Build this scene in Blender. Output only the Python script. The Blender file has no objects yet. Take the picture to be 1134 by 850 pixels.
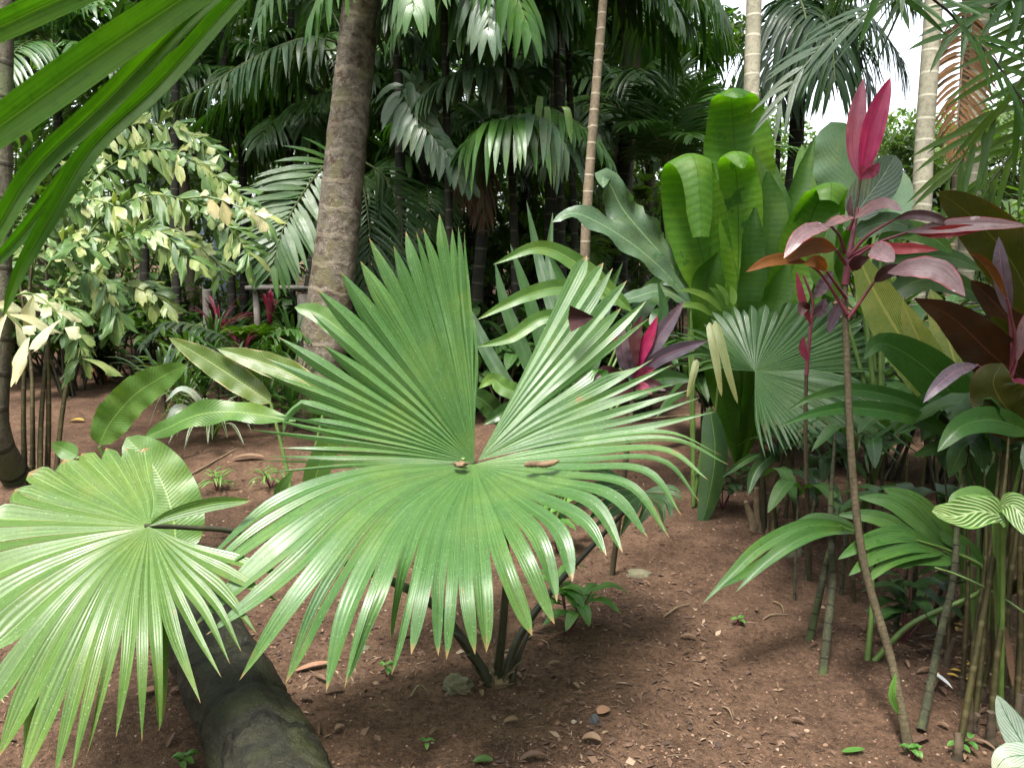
import bpy, math, random
import numpy as np
from mathutils import Vector, noise

random.seed(11)
RG = np.random.default_rng(11)
sc = bpy.context.scene
COL = sc.collection
PI = math.pi

# ------------------------------------------------------------------ camera
CAM = np.array([0.0, 0.0, 1.5])
PITCH = math.radians(10.5)
FPX = 890.0
FW = np.array([0, math.cos(PITCH), -math.sin(PITCH)])
UP = np.array([0, math.sin(PITCH), math.cos(PITCH)])
RT = np.array([1.0, 0, 0])


def P(px, py, d):
    """point seen at photo pixel (px, py), d metres in front of the camera"""
    return CAM + d * (FW + RT * (px - 567) / FPX + UP * (425 - py) / FPX)


def terrain(x, y):
    v = Vector((x, y, 0))
    h = 0.035 * noise.noise(v * 0.9) + 0.02 * noise.noise(v * 2.7 + Vector((7, 3, 1)))
    r = math.hypot(x, y)
    if r < 14:
        h += 0.008 * noise.noise(v * 9.0) + 0.004 * noise.noise(v * 23.0)
    return h


def G(px, py):
    """ground point under photo pixel"""
    dz = -(FW[2] + UP[2] * (425 - py) / FPX)
    p = P(px, py, 1.5 / dz)
    p[2] = terrain(p[0], p[1])
    return p


def GX(px, d):
    """ground point straight below the line of sight px at depth d"""
    x = (px - 567) / FPX * d
    y = d * math.cos(PITCH) + 0.2
    return np.array([x, y, terrain(x, y)])


cd = bpy.data.cameras.new('camera')
cam = bpy.data.objects.new('camera', cd)
COL.objects.link(cam)
cam.location = CAM
cam.rotation_euler = (PI / 2 - PITCH, 0, 0)
cd.sensor_width = 36
cd.lens = 36 * FPX / 1134
cd.clip_start = 0.05
cd.clip_end = 2000
cd.dof.use_dof = True
cd.dof.focus_distance = 2.7
cd.dof.aperture_fstop = 17
sc.camera = cam

# ------------------------------------------------------------------ world, sun, view
w = bpy.data.worlds.new('World')
sc.world = w
w.use_nodes = True
nt = w.node_tree
nt.nodes.clear()
SUN_EL, SUN_AZ = math.radians(68), math.radians(205)
sky = nt.nodes.new('ShaderNodeTexSky')
sky.sky_type = 'NISHITA'
sky.sun_disc = False
sky.sun_elevation = SUN_EL
sky.sun_rotation = SUN_AZ
sky.air_density = 1.0
sky.dust_density = 3.0
sky.ozone_density = 1.0
hs = nt.nodes.new('ShaderNodeHueSaturation')
hs.inputs['Saturation'].default_value = 0.3
bg = nt.nodes.new('ShaderNodeBackground')
bg.inputs['Strength'].default_value = 0.125
wo = nt.nodes.new('ShaderNodeOutputWorld')
nt.links.new(sky.outputs[0], hs.inputs['Color'])
nt.links.new(hs.outputs[0], bg.inputs[0])
nt.links.new(bg.outputs[0], wo.inputs[0])

sl = bpy.data.lights.new('sun', 'SUN')
sl.energy = 2.3
sl.angle = math.radians(12)
sl.color = (1.0, 0.96, 0.9)
so = bpy.data.objects.new('sun', sl)
COL.objects.link(so)
sd = Vector((math.sin(SUN_AZ) * math.cos(SUN_EL), math.cos(SUN_AZ) * math.cos(SUN_EL), math.sin(SUN_EL)))
so.rotation_euler = sd.to_track_quat('Z', 'Y').to_euler()
so.location = (0, 0, 30)

sc.view_settings.view_transform = 'Standard'
sc.view_settings.look = 'None'
sc.view_settings.gamma = 1
sc.view_settings.use_curve_mapping = False
sc.view_settings.exposure = 2.15
cy = sc.cycles
cy.use_denoising = True
cy.max_bounces = 7
cy.diffuse_bounces = 4
cy.glossy_bounces = 3
cy.transmission_bounces = 4
cy.sample_clamp_indirect = 6
cy.caustics_reflective = False
cy.caustics_refractive = False

# ------------------------------------------------------------------ node helpers / materials


class NT:
    def __init__(s, name):
        s.m = bpy.data.materials.new(name)
        s.m.use_nodes = True
        s.t = s.m.node_tree
        s.t.nodes.clear()
        s.out = s.n('ShaderNodeOutputMaterial')

    def n(s, t, **k):
        o = s.t.nodes.new(t)
        for a, b in k.items():
            setattr(o, a, b)
        return o

    def l(s, a, b):
        s.t.links.new(a, b)

    def val(s, sock, v):
        if hasattr(v, 'is_linked') or isinstance(v, bpy.types.NodeSocket):
            s.l(v, sock)
        else:
            sock.default_value = v

    def math(s, op, a, b=0.0, c=0.0, clamp=False):
        o = s.n('ShaderNodeMath', operation=op, use_clamp=clamp)
        s.val(o.inputs[0], a)
        s.val(o.inputs[1], b)
        s.val(o.inputs[2], c)
        return o.outputs[0]

    def mix(s, f, a, b, mode='MIX'):
        o = s.n('ShaderNodeMix', data_type='RGBA', blend_type=mode)
        s.val(o.inputs[0], f)
        for k, v in ((6, a), (7, b)):
            if isinstance(v, tuple):
                o.inputs[k].default_value = (*v[:3], 1)
            else:
                s.l(v, o.inputs[k])
        return o.outputs[2]

    def noise(s, vec, scale, detail=3, rough=.55):
        o = s.n('ShaderNodeTexNoise')
        o.inputs['Scale'].default_value = scale
        o.inputs['Detail'].default_value = detail
        o.inputs['Roughness'].default_value = rough
        if vec is not None:
            s.l(vec, o.inputs['Vector'])
        return o.outputs[0]

    def ramp(s, f, stops):
        o = s.n('ShaderNodeValToRGB')
        e = o.color_ramp.elements
        while len(e) < len(stops):
            e.new(.5)
        for q, (p, c) in zip(e, stops):
            q.position = p
            q.color = (*c, 1) if isinstance(c, tuple) else (c, c, c, 1)
        s.l(f, o.inputs[0])
        return o.outputs[0]

    def step(s, f, lo, hi):
        o = s.n('ShaderNodeMapRange', interpolation_type='SMOOTHSTEP')
        s.l(f, o.inputs[0])
        o.inputs[1].default_value = lo
        o.inputs[2].default_value = hi
        return o.outputs[0]

    def bump(s, h, strength=.3, dist=.01):
        o = s.n('ShaderNodeBump')
        o.inputs['Strength'].default_value = strength
        o.inputs['Distance'].default_value = dist
        s.l(h, o.inputs['Height'])
        return o.outputs[0]


def leafmat(name, c1, c2, c3=None, rib=None, freq=20, slant=.5, ribc=None, ribamt=.35, midc=None, midw=.03,
            rough=.36, trans=.3, tcol=None, spots=0.0, edge=None, bump=.25, spec=.5, blotch=None, brown=0.0, tipb=0.0):
    """glossy two sided leaf; c1..c3 over the per leaf random value; ribs follow the leaf's own u/v"""
    kk = .68
    c1, c2 = tuple(x * kk for x in c1), tuple(x * kk for x in c2)
    c3 = tuple(x * .85 for x in c3) if c3 else None
    ribamt, bump, spec = ribamt * .75, bump * .7, spec * .85
    if rib == 'pin' and freq > 15:
        freq, ribamt = freq * 1.5, ribamt * .7
    if rib == 'par':
        freq *= 1.4
    t = NT(name)
    at = t.n('ShaderNodeAttribute', attribute_name='rnd').outputs['Fac']
    uv = t.n('ShaderNodeUVMap').outputs[0]
    sp = t.n('ShaderNodeSeparateXYZ')
    t.l(uv, sp.inputs[0])
    u, v = sp.outputs[0], sp.outputs[1]
    geo = t.n('ShaderNodeTexCoord').outputs['Object']
    nz = t.noise(geo, 14, 4)
    stops = [(0, c1), (1, c2)] if c3 is None else [(0, c1), (.5, c2), (1, c3)]
    f = t.math('ADD', at, t.math('MULTIPLY', t.math('SUBTRACT', nz, .5), .55), clamp=True)
    col = t.ramp(f, stops)
    big = t.noise(geo, 4.5, 3)
    col = t.mix(t.math('MULTIPLY', t.step(big, .45, .68), .5), col, tuple(min(1, x * y) for x, y in zip(c2, (1.55, 1.15, .8))))
    fine = t.noise(geo, 70, 4, .7)
    col = t.mix(t.math('MULTIPLY', t.step(fine, .54, .66), .35), col, tuple(x * .55 for x in c1))
    col = t.mix(t.math('MULTIPLY', t.step(fine, .44, .32), .25), col, tuple(min(1, x * 1.5 + .01) for x in c2))
    av = t.math('ABSOLUTE', t.math('SUBTRACT', t.math('MULTIPLY', v, 2), 1))
    h = None
    if rib == 'par':
        h = t.math('SINE', t.math('MULTIPLY', v, freq * 2 * PI))
    elif rib == 'pin':
        h = t.math('SINE', t.math('MULTIPLY', t.math('SUBTRACT', u, t.math('MULTIPLY', av, slant)), freq * 2 * PI))
    if h is not None:
        col = t.mix(t.math('MULTIPLY', t.step(h, .1, 1.0), ribamt), col, ribc or tuple(min(1, x * 1.9) for x in c2))
    if rib == 'par':
        cx = t.n('ShaderNodeCombineXYZ')
        t.l(t.math('MULTIPLY', u, 2.2), cx.inputs[0])
        t.l(t.math('MULTIPLY', v, 16), cx.inputs[1])
        t.l(t.math('MULTIPLY', at, 40), cx.inputs[2])
        sk = t.noise(cx.outputs[0], 1.0, 4, .65)
        col = t.mix(t.math('MULTIPLY', t.step(sk, .50, .66), .55), col, tuple(x * .55 for x in c1))
        col = t.mix(t.math('MULTIPLY', t.step(sk, .46, .34), .45), col, tuple(min(1, x * 1.45) for x in c2))
    if tipb:
        tn = t.math('ADD', u, t.math('MULTIPLY', nz, .05))
        col = t.mix(t.step(tn, 1.0 - tipb + .022, 1.0 - tipb + .045), col, (.20, .14, .05))
    if midc:
        col = t.mix(t.math('SUBTRACT', 1, t.step(av, midw * .5, midw)), col, midc)
    if edge:
        col = t.mix(t.step(t.math('ADD', av, t.math('MULTIPLY', nz, .35)), edge[1], edge[1] + .12), col, edge[0])
    if blotch:
        bn = t.noise(geo, blotch[1], 4, .6)
        col = t.mix(t.step(bn, blotch[2], blotch[2] + .06), col, blotch[0])
    if brown:
        bn = t.noise(geo, 9, 5, .7)
        col = t.mix(t.step(t.math('ADD', bn, t.math('MULTIPLY', u, .12)), .80 - brown, .86 - brown), col, (.16, .11, .03))
    if spots:
        sn = t.noise(geo, 210, 2)
        sp1 = t.step(sn, .68 - spots * .1, .74 - spots * .1)
        col = t.mix(t.math('MULTIPLY', sp1, .55), col, (.30, .36, .27))
    pr = t.n('ShaderNodeBsdfPrincipled')
    t.l(col, pr.inputs['Base Color'])
    rn = t.math('ADD', rough - .12, t.math('ADD', t.math('MULTIPLY', t.noise(geo, 45, 3), .16), t.math('MULTIPLY', t.step(t.noise(geo, 6, 3), .42, .62), .14)))
    t.l(rn, pr.inputs['Roughness'])
    pr.inputs['Specular IOR Level'].default_value = spec
    hh = t.math('MULTIPLY', nz, .5)
    if h is not None:
        hh = t.math('ADD', hh, t.math('MULTIPLY', h, .5))
    b = t.bump(hh, bump, .004)
    t.l(b, pr.inputs['Normal'])
    tr = t.n('ShaderNodeBsdfTranslucent')
    tm = t.mix(1.0, col, tcol or (1.6, 2.0, .5), 'MULTIPLY')
    t.l(tm, tr.inputs[0])
    mx = t.n('ShaderNodeMixShader')
    mx.inputs[0].default_value = trans
    t.l(pr.outputs[0], mx.inputs[1])
    t.l(tr.outputs[0], mx.inputs[2])
    t.l(mx.outputs[0], t.out.inputs[0])
    return t.m


def barkmat(name, c1, c2, ring=0.0, ringc=None, c3=None, rough=.85, bump=.6, scale=9, ringw=.86, streak=True, stain=None, ringa=.75):
    t = NT(name)
    uv = t.n('ShaderNodeUVMap').outputs[0]
    sp = t.n('ShaderNodeSeparateXYZ')
    t.l(uv, sp.inputs[0])
    geo = t.n('ShaderNodeTexCoord').outputs['Object']
    mp = t.n('ShaderNodeMapping')
    mp.inputs['Scale'].default_value = (1, 1, .35 if streak else 1)
    t.l(geo, mp.inputs[0])
    n1 = t.noise(mp.outputs[0], scale, 6, .65)
    n2 = t.noise(geo, scale * .3, 3)
    n4 = t.noise(geo, scale * 5, 5, .7)
    col = t.ramp(n1, [(.3, c1), (.68, c2)])
    col = t.mix(t.math('MULTIPLY', t.step(n4, .45, .62), .45), col, tuple(x * .45 for x in c1))
    if c3:
        col = t.mix(t.step(n2, .5, .62), col, c3)
    if stain:
        n5 = t.noise(geo, scale * .42, 5, .7)
        col = t.mix(t.math('MULTIPLY', t.step(n5, .53, .66), .8), col, stain)
        n6 = t.noise(mp.outputs[0], scale * 1.7, 4, .6)
        col = t.mix(t.math('MULTIPLY', t.step(n6, .58, .70), .5), col, tuple(x * 1.5 for x in c2))
    h = t.math('ADD', n1, t.math('MULTIPLY', n4, .6))
    if ring:
        s = t.math('SINE', t.math('ADD', t.math('MULTIPLY', sp.outputs[0], 2 * PI / ring), t.math('MULTIPLY', n2, 4.0 if streak is False else 3.0)))
        r = t.step(s, ringw, 1.0)
        col = t.mix(t.math('MULTIPLY', r, ringa), col, ringc or tuple(x * .4 for x in c1))
        h = t.math('ADD', h, t.math('MULTIPLY', r, .5 * ringa))
    pr = t.n('ShaderNodeBsdfPrincipled')
    t.l(col, pr.inputs['Base Color'])
    pr.inputs['Roughness'].default_value = rough
    pr.inputs['Specular IOR Level'].default_value = .22
    t.l(t.bump(h, bump, .015), pr.inputs['Normal'])
    t.l(pr.outputs[0], t.out.inputs[0])
    return t.m


def plain(name, c1, c2, scale=20, rough=.7, bump=.3, rnd=None, spec=.5):
    t = NT(name)
    geo = t.n('ShaderNodeTexCoord').outputs['Object']
    n1 = t.noise(geo, scale, 5, .6)
    if rnd:
        at = t.n('ShaderNodeAttribute', attribute_name='rnd').outputs['Fac']
        col = t.ramp(at, rnd)
        col = t.mix(t.math('MULTIPLY', n1, .4), col, c1)
    else:
        col = t.ramp(n1, [(.3, c1), (.7, c2)])
    pr = t.n('ShaderNodeBsdfPrincipled')
    t.l(col, pr.inputs['Base Color'])
    pr.inputs['Roughness'].default_value = rough
    pr.inputs['Specular IOR Level'].default_value = spec
    t.l(t.bump(n1, bump, .01), pr.inputs['Normal'])
    t.l(pr.outputs[0], t.out.inputs[0])
    return t.m


M = {}
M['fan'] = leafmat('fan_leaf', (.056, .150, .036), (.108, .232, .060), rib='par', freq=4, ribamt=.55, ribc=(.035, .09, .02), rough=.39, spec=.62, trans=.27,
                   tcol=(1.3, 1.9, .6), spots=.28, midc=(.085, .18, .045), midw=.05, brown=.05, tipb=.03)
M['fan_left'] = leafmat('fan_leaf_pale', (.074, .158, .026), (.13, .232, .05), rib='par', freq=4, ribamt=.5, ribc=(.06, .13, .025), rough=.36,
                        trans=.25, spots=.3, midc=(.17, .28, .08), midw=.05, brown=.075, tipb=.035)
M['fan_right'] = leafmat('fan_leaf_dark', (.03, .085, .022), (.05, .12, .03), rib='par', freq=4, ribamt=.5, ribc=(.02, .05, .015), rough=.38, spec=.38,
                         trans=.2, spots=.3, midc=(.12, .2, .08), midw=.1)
M['fan_dead'] = leafmat('fan_leaf_yellowing', (.22, .27, .10), (.32, .34, .16), rib='par', freq=5, rough=.5, trans=.3)
M['palm'] = leafmat('palm_leaflet', (.036, .105, .020), (.065, .16, .030), rough=.33, trans=.22, midc=(.045, .10, .025), midw=.08, rib='par', freq=5, ribamt=.2)
M['palm_dark'] = leafmat('palm_leaflet_dark', (.035, .10, .024), (.065, .15, .034), rough=.34, trans=.2)
M['palm_silhouette'] = leafmat('palm_leaflet_silhouette', (.016, .048, .014), (.03, .08, .02), rough=.4, trans=.2)  # near-black copy: backlit silhouette against the bright sky put into the leaf colour
M['palm_lime'] = leafmat('palm_leaflet_lime', (.06, .14, .02), (.12, .22, .03), rough=.36, trans=.35, rib='par', freq=4)
M['palm_grey'] = leafmat('palm_leaflet_grey', (.05, .11, .05), (.10, .16, .09), rough=.32, trans=.2, rib='par', freq=4)
M['palm_dead'] = leafmat('palm_leaflet_dead', (.15, .07, .02), (.25, .125, .04), rough=.6, trans=.25, tcol=(1.4, 1.1, .6))
M['palm_brown'] = leafmat('palm_leaflet_brown', (.06, .035, .02), (.11, .065, .035), rough=.7, trans=.1, tcol=(1.2, 1, .7))
M['blade'] = leafmat('near_blade', (.035, .11, .008), (.07, .17, .010), rib='par', freq=22, ribamt=.3, ribc=(.10, .19, .02), rough=.5, spec=.25,
                     trans=.58, tcol=(1.5, 2.1, .35), midc=(.12, .20, .02), midw=.05, brown=.03)
M['heli'] = leafmat('heliconia_leaf', (.08, .18, .035), (.12, .24, .05), rib='pin', freq=26, slant=.1, ribamt=.22, rough=.38,
                    trans=.3, midc=(.20, .30, .08), midw=.035)
M['heli_burn'] = leafmat('heliconia_leaf_scorched', (.08, .14, .02), (.13, .20, .04), rib='pin', freq=24, slant=.1, rough=.42,
                         trans=.3, midc=(.24, .30, .08), midw=.04, edge=((.38, .30, .16), 1.08), brown=.05)
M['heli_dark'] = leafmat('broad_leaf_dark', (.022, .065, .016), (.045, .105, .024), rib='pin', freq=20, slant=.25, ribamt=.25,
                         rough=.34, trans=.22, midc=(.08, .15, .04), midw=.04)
M['ginger_grey'] = leafmat('broad_leaf_grey', (.055, .11, .055), (.10, .17, .09), rib='pin', freq=18, slant=.3, ribamt=.25,
                           rough=.32, trans=.22, midc=(.17, .25, .12), midw=.04, blotch=((.035, .09, .03), 16, .6))
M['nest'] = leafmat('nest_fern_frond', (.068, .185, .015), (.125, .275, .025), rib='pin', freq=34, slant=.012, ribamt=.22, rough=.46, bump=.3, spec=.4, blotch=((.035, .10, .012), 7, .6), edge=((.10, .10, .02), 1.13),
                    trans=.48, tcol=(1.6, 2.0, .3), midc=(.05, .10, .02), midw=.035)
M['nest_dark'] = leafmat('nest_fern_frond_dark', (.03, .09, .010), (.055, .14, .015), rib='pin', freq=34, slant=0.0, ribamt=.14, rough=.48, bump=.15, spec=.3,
                         trans=.45, tcol=(1.6, 2.1, .25), midc=(.03, .06, .015), midw=.035)  # dark green fronds, with shade from neighbouring leaves also put into the colour
M['pale'] = leafmat('pale_ribbed_leaf', (.15, .26, .15), (.22, .34, .22), rib='pin', freq=14, slant=.5, ribamt=.5, ribc=(.10, .20, .12),
                    rough=.4, trans=.35)
M['greyleaf'] = leafmat('round_grey_leaf', (.12, .17, .13), (.19, .24, .20), rough=.3, trans=.2, midc=(.25, .3, .25), rib='pin', freq=9)
M['pink'] = leafmat('cordyline_hot_pink', (.42, .015, .10), (.55, .035, .15), rib='par', freq=9, ribamt=.25, ribc=(.30, .015, .08),
                    rough=.38, trans=.4, tcol=(1.5, .7, .9), blotch=((.22, .03, .05), 13, .58))
M['pink_dull'] = leafmat('cordyline_dull_pink', (.30, .035, .09), (.38, .09, .15), rib='par', freq=9, ribamt=.3, ribc=(.2, .03, .07),
                         rough=.4, trans=.35, tcol=(1.4, .8, .9))
M['pink_grey'] = leafmat('cordyline_pink_grey', (.22, .13, .14), (.36, .24, .25), rib='par', freq=10, ribamt=.3, ribc=(.16, .08, .09),
                         rough=.32, trans=.25, tcol=(1.4, .7, .7), edge=((.36, .06, .10), 1.05), blotch=((.5, .42, .42), 26, .66))
M['pink_red'] = leafmat('cordyline_red', (.30, .025, .03), (.42, .07, .08), rib='par', freq=10, rough=.38, trans=.35, tcol=(1.5, .8, .6))
M['cord_orange'] = leafmat('cordyline_orange_brown', (.13, .05, .012), (.20, .085, .02), rib='par', freq=10, rough=.42, trans=.35,
                           tcol=(1.6, 1.1, .4), edge=((.28, .06, .03), 1.05))
M['cord_dark'] = leafmat('cordyline_burgundy', (.035, .012, .014), (.07, .022, .026), rough=.36, trans=.15, tcol=(1.5, .6, .6), rib='par', freq=9)
M['cord_purple'] = leafmat('cordyline_purple_grey', (.07, .052, .07), (.13, .10, .125), rough=.32, trans=.15, tcol=(1.5, .6, .9), rib='par', freq=9, midc=(.2, .08, .12), midw=.06)
M['cord_stem'] = barkmat('cordyline_cane', (.045, .036, .020), (.10, .08, .045), ring=.017, ringc=(.06, .045, .025), bump=.5, scale=20)
M['cord_pet'] = plain('cordyline_petiole', (.10, .02, .03), (.16, .035, .05), rough=.4)
M['olive'] = leafmat('olive_leaf', (.045, .055, .010), (.075, .085, .014), rib='pin', freq=26, slant=.2, ribamt=.2, rough=.38, trans=.4,
                     tcol=(1.6, 1.6, .3), midc=(.10, .10, .03), midw=.03, edge=((.10, .05, .02), 1.06))
M['maroon'] = leafmat('maroon_leaf', (.035, .022, .010), (.06, .035, .014), rib='pin', freq=26, slant=.2, ribamt=.2, rough=.34, trans=.3,
                      tcol=(2, .9, .4), midc=(.10, .045, .03), midw=.03)
M['stripe'] = leafmat('striped_leaf', (.34, .42, .12), (.48, .52, .22), rib='pin', freq=14.5, slant=.75, ribamt=1.0, ribc=(.05, .12, .02),
                      rough=.4, trans=.35, midc=(.42, .40, .14), midw=.08, tcol=(1.4, 1.5, .4))
M['ginger'] = leafmat('deep_green_leaf', (.02, .075, .010), (.04, .12, .016), rib='pin', freq=12, slant=.6, ribamt=.2, rough=.34, trans=.25,
                      midc=(.06, .13, .03), midw=.04)
M['notch'] = leafmat('shaded_strap_leaf', (.018, .065, .012), (.035, .10, .018), rib='pin', freq=12, slant=.6, ribamt=.15, rough=.46, spec=.35, trans=.2)
M['vein'] = leafmat('white_veined_leaf', (.05, .15, .02), (.09, .21, .035), rib='pin', freq=8, slant=.55, ribamt=.95, ribc=(.52, .58, .30),
                    rough=.34, trans=.3, midc=(.3, .4, .18), midw=.06, edge=((.13, .26, .06), 1.02))
M['caladium'] = leafmat('white_caladium', (.42, .50, .42), (.55, .62, .52), rib='pin', freq=7, slant=.7, ribamt=.9, ribc=(.06, .16, .07),
                        rough=.4, trans=.3, tcol=(1, 1.1, .8), midc=(.05, .13, .05), midw=.06, edge=((.05, .14, .04), 1.08))
M['spider'] = leafmat('spider_plant_leaf', (.04, .11, .02), (.07, .15, .035), rough=.4, trans=.3, edge=((.5, .52, .38), .72))
M['fish'] = leafmat('fishtail_leaflet', (.045, .125, .03), (.12, .24, .06), (.42, .44, .16), rib='par', freq=7, ribamt=.3,
                    ribc=(.30, .36, .16), rough=.36, trans=.3, tcol=(1.3, 1.5, .5), blotch=((.36, .38, .14), 11, .67))
M['fish_pale'] = leafmat('fishtail_leaflet_cream', (.45, .47, .26), (.58, .56, .34), rib='par', freq=6, ribamt=.4, ribc=(.24, .33, .16),
                         rough=.4, trans=.3, tcol=(1.2, 1.3, .6))
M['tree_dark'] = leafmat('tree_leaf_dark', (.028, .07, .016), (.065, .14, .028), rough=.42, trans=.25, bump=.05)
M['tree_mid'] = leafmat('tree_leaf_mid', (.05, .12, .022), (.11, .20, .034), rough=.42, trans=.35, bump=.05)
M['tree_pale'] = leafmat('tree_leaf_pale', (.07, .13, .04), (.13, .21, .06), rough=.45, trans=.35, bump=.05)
M['sprout'] = leafmat('seedling_leaf', (.07, .20, .04), (.14, .30, .06), rough=.38, trans=.3, midc=(.03, .08, .02), midw=.06, rib='pin', freq=7, slant=.5)
M['coco'] = barkmat('coconut_bark', (.055, .044, .032), (.25, .215, .165), streak=False, ring=.21, ringc=(.26, .22, .16), c3=(.13, .115, .065), bump=1.3, scale=19, ringw=.72, ringa=.42, stain=(.06, .03, .02))
M['cane'] = barkmat('ringed_palm_bark', (.20, .185, .135), (.32, .295, .22), ring=.17, ringc=(.46, .43, .34), bump=.25, scale=5, ringw=.90)
M['cane_thin'] = barkmat('thin_cane_bark', (.09, .07, .045), (.19, .15, .10), ring=.11, ringc=(.30, .26, .19), bump=.3, scale=9, ringw=.9)
M['cane_dark'] = barkmat('dark_palm_bark', (.012, .012, .009), (.035, .033, .024), ring=.14, ringc=(.09, .085, .065), bump=.3, scale=9, ringw=.9)
M['treebark'] = barkmat('tree_bark', (.05, .04, .028), (.11, .088, .06), c3=(.06, .07, .035), bump=.9)
M['leftbark'] = barkmat('left_trunk_bark', (.05, .044, .03), (.12, .105, .072), ring=.21, ringc=(.03, .025, .018), c3=(.08, .09, .045), bump=.9, scale=8)
M['logbark'] = barkmat('wet_log_bark', (.010, .010, .008), (.034, .032, .020), ring=.46, ringc=(.006, .006, .005), c3=(.026, .029, .012), rough=.48, bump=1.0, scale=22, streak=False, ringw=.97, stain=(.040, .040, .022))
M['green_cane'] = barkmat('green_clump_cane', (.020, .018, .005), (.050, .042, .012), ring=.13, ringc=(.06, .05, .02), c3=(.035, .025, .010), bump=.3, scale=12, rough=.6)
M['moss_cane'] = barkmat('mossy_cane', (.028, .030, .017), (.07, .07, .04), ring=.06, ringc=(.03, .028, .018), c3=(.06, .075, .03), bump=.6, scale=24)
M['pet_dark'] = plain('dark_petiole', (.018, .020, .010), (.045, .042, .02), rough=.45)
M['pet_green'] = plain('green_petiole', (.06, .11, .02), (.10, .16, .04), rough=.42)
M['pet_brown'] = plain('dry_sheath', (.10, .07, .04), (.2, .14, .08), rough=.85)
M['sheath'] = plain('old_cane_sheath', (.03, .022, .012), (.075, .052, .03), rough=.9)
M['rachis_dark'] = plain('dark_rachis', (.012, .010, .012), (.025, .02, .022), rough=.5)
M['rachis'] = plain('palm_rachis', (.06, .09, .025), (.11, .14, .05), rough=.45)
M['rock'] = plain('mossy_rock', (.07, .065, .035), (.16, .145, .09), scale=14, rough=.9, bump=.8)
M['rock_dark'] = plain('slate_chip', (.03, .032, .035), (.07, .072, .078), scale=14, rough=.8)
M['wood'] = plain('weathered_wood', (.13, .115, .095), (.25, .23, .2), scale=12, rough=.85)
M['wood_brown'] = plain('brown_bark_chip', (.16, .08, .045), (.26, .145, .085), scale=25, rough=.85)
M['terracotta'] = plain('terracotta', (.35, .10, .04), (.45, .15, .06), scale=9, rough=.8)
M['blue'] = plain('pale_blue_paint', (.42, .56, .66), (.52, .66, .76), scale=2, rough=.7)
M['white'] = plain('white_plastic', (.6, .6, .6), (.75, .75, .75), rough=.5)
M['deadleaf'] = leafmat('dead_leaf', (.06, .03, .018), (.14, .08, .045), (.22, .14, .08), rough=.75, trans=.08, tcol=(1.2, 1, .7), rib='pin', freq=7, slant=.5)
M['yellowleaf'] = leafmat('yellow_fallen_leaf', (.42, .27, .03), (.55, .38, .06), rough=.6, trans=.15, tcol=(1.2, 1, .4), rib='pin', freq=7)
M['nut'] = plain('dry_husk', (.06, .036, .018), (.19, .12, .065), scale=40, rough=.8)
M['litter'] = plain('litter_flakes', (.10, .06, .04), (.2, .1, .05), scale=30, rough=.85,
                    rnd=[(0, (.022, .013, .009)), (.4, (.07, .036, .022)), (.75, (.13, .075, .045)), (.93, (.20, .13, .08)), (1, (.34, .27, .19))])
M['pebble'] = plain('pebbles', (.12, .07, .045), (.2, .13, .08), scale=30, rough=.9,
                    rnd=[(0, (.07, .035, .022)), (.6, (.16, .085, .05)), (.9, (.25, .16, .10)), (1, (.34, .28, .22))])
M['clod'] = M['pebble']


def soilmat():
    t = NT('brown_soil')
    geo = t.n('ShaderNodeTexCoord').outputs['Object']
    a = t.noise(geo, .9, 5, .6)
    b = t.noise(geo, 7, 6, .68)
    c = t.noise(geo, 55, 5, .75)
    d = t.noise(geo, 190, 3, .7)
    col = t.ramp(b, [(.28, (.050, .030, .019)), (.5, (.103, .061, .0385)), (.72, (.168, .103, .067))])
    col = t.mix(t.math('MULTIPLY', t.step(a, .46, .60), .7), col, (.052, .031, .021))
    col = t.mix(t.math('MULTIPLY', t.step(c, .52, .64), .75), col, (.17, .10, .064))
    col = t.mix(t.math('MULTIPLY', t.step(c, .47, .36), .8), col, (.035, .020, .013))
    col = t.mix(t.math('MULTIPLY', t.step(d, .58, .68), .6), col, (.24, .16, .105))
    pr = t.n('ShaderNodeBsdfPrincipled')
    t.l(col, pr.inputs['Base Color'])
    pr.inputs['Roughness'].default_value = .92
    pr.inputs['Specular IOR Level'].default_value = .12
    h = t.math('ADD', t.math('MULTIPLY', b, 1.2), t.math('ADD', t.math('MULTIPLY', c, .7), t.math('MULTIPLY', d, .35)))
    t.l(t.bump(h, .9, .03), pr.inputs['Normal'])
    t.l(pr.outputs[0], t.out.inputs[0])
    return t.m


M['soil'] = soilmat()

# ------------------------------------------------------------------ mesh builder


def nrm(v):
    v = np.asarray(v, float)
    n = np.linalg.norm(v, axis=-1, keepdims=True)
    return v / np.maximum(n, 1e-9)


def cr(pts, n):
    """Catmull-Rom through pts, n samples evenly spaced along the curve"""
    p = np.asarray(pts, float)
    if len(p) == 2:
        return p[0] + (p[1] - p[0]) * np.linspace(0, 1, n)[:, None]
    q = np.vstack([2 * p[0] - p[1], p, 2 * p[-1] - p[-2]])
    out = []
    ts = np.linspace(0, 1, 12, endpoint=False)[:, None]
    for i in range(1, len(q) - 2):
        a, b, c, d = q[i - 1], q[i], q[i + 1], q[i + 2]
        out.append(.5 * (2 * b + (c - a) * ts + (2 * a - 5 * b + 4 * c - d) * ts ** 2 + (3 * b - a - 3 * c + d) * ts ** 3))
    o = np.vstack(out + [p[-1:]])
    s = np.concatenate([[0], np.cumsum(np.linalg.norm(np.diff(o, axis=0), axis=1))])
    t = np.linspace(0, s[-1], n)
    return np.stack([np.interp(t, s, o[:, k]) for k in range(3)], 1)


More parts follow.
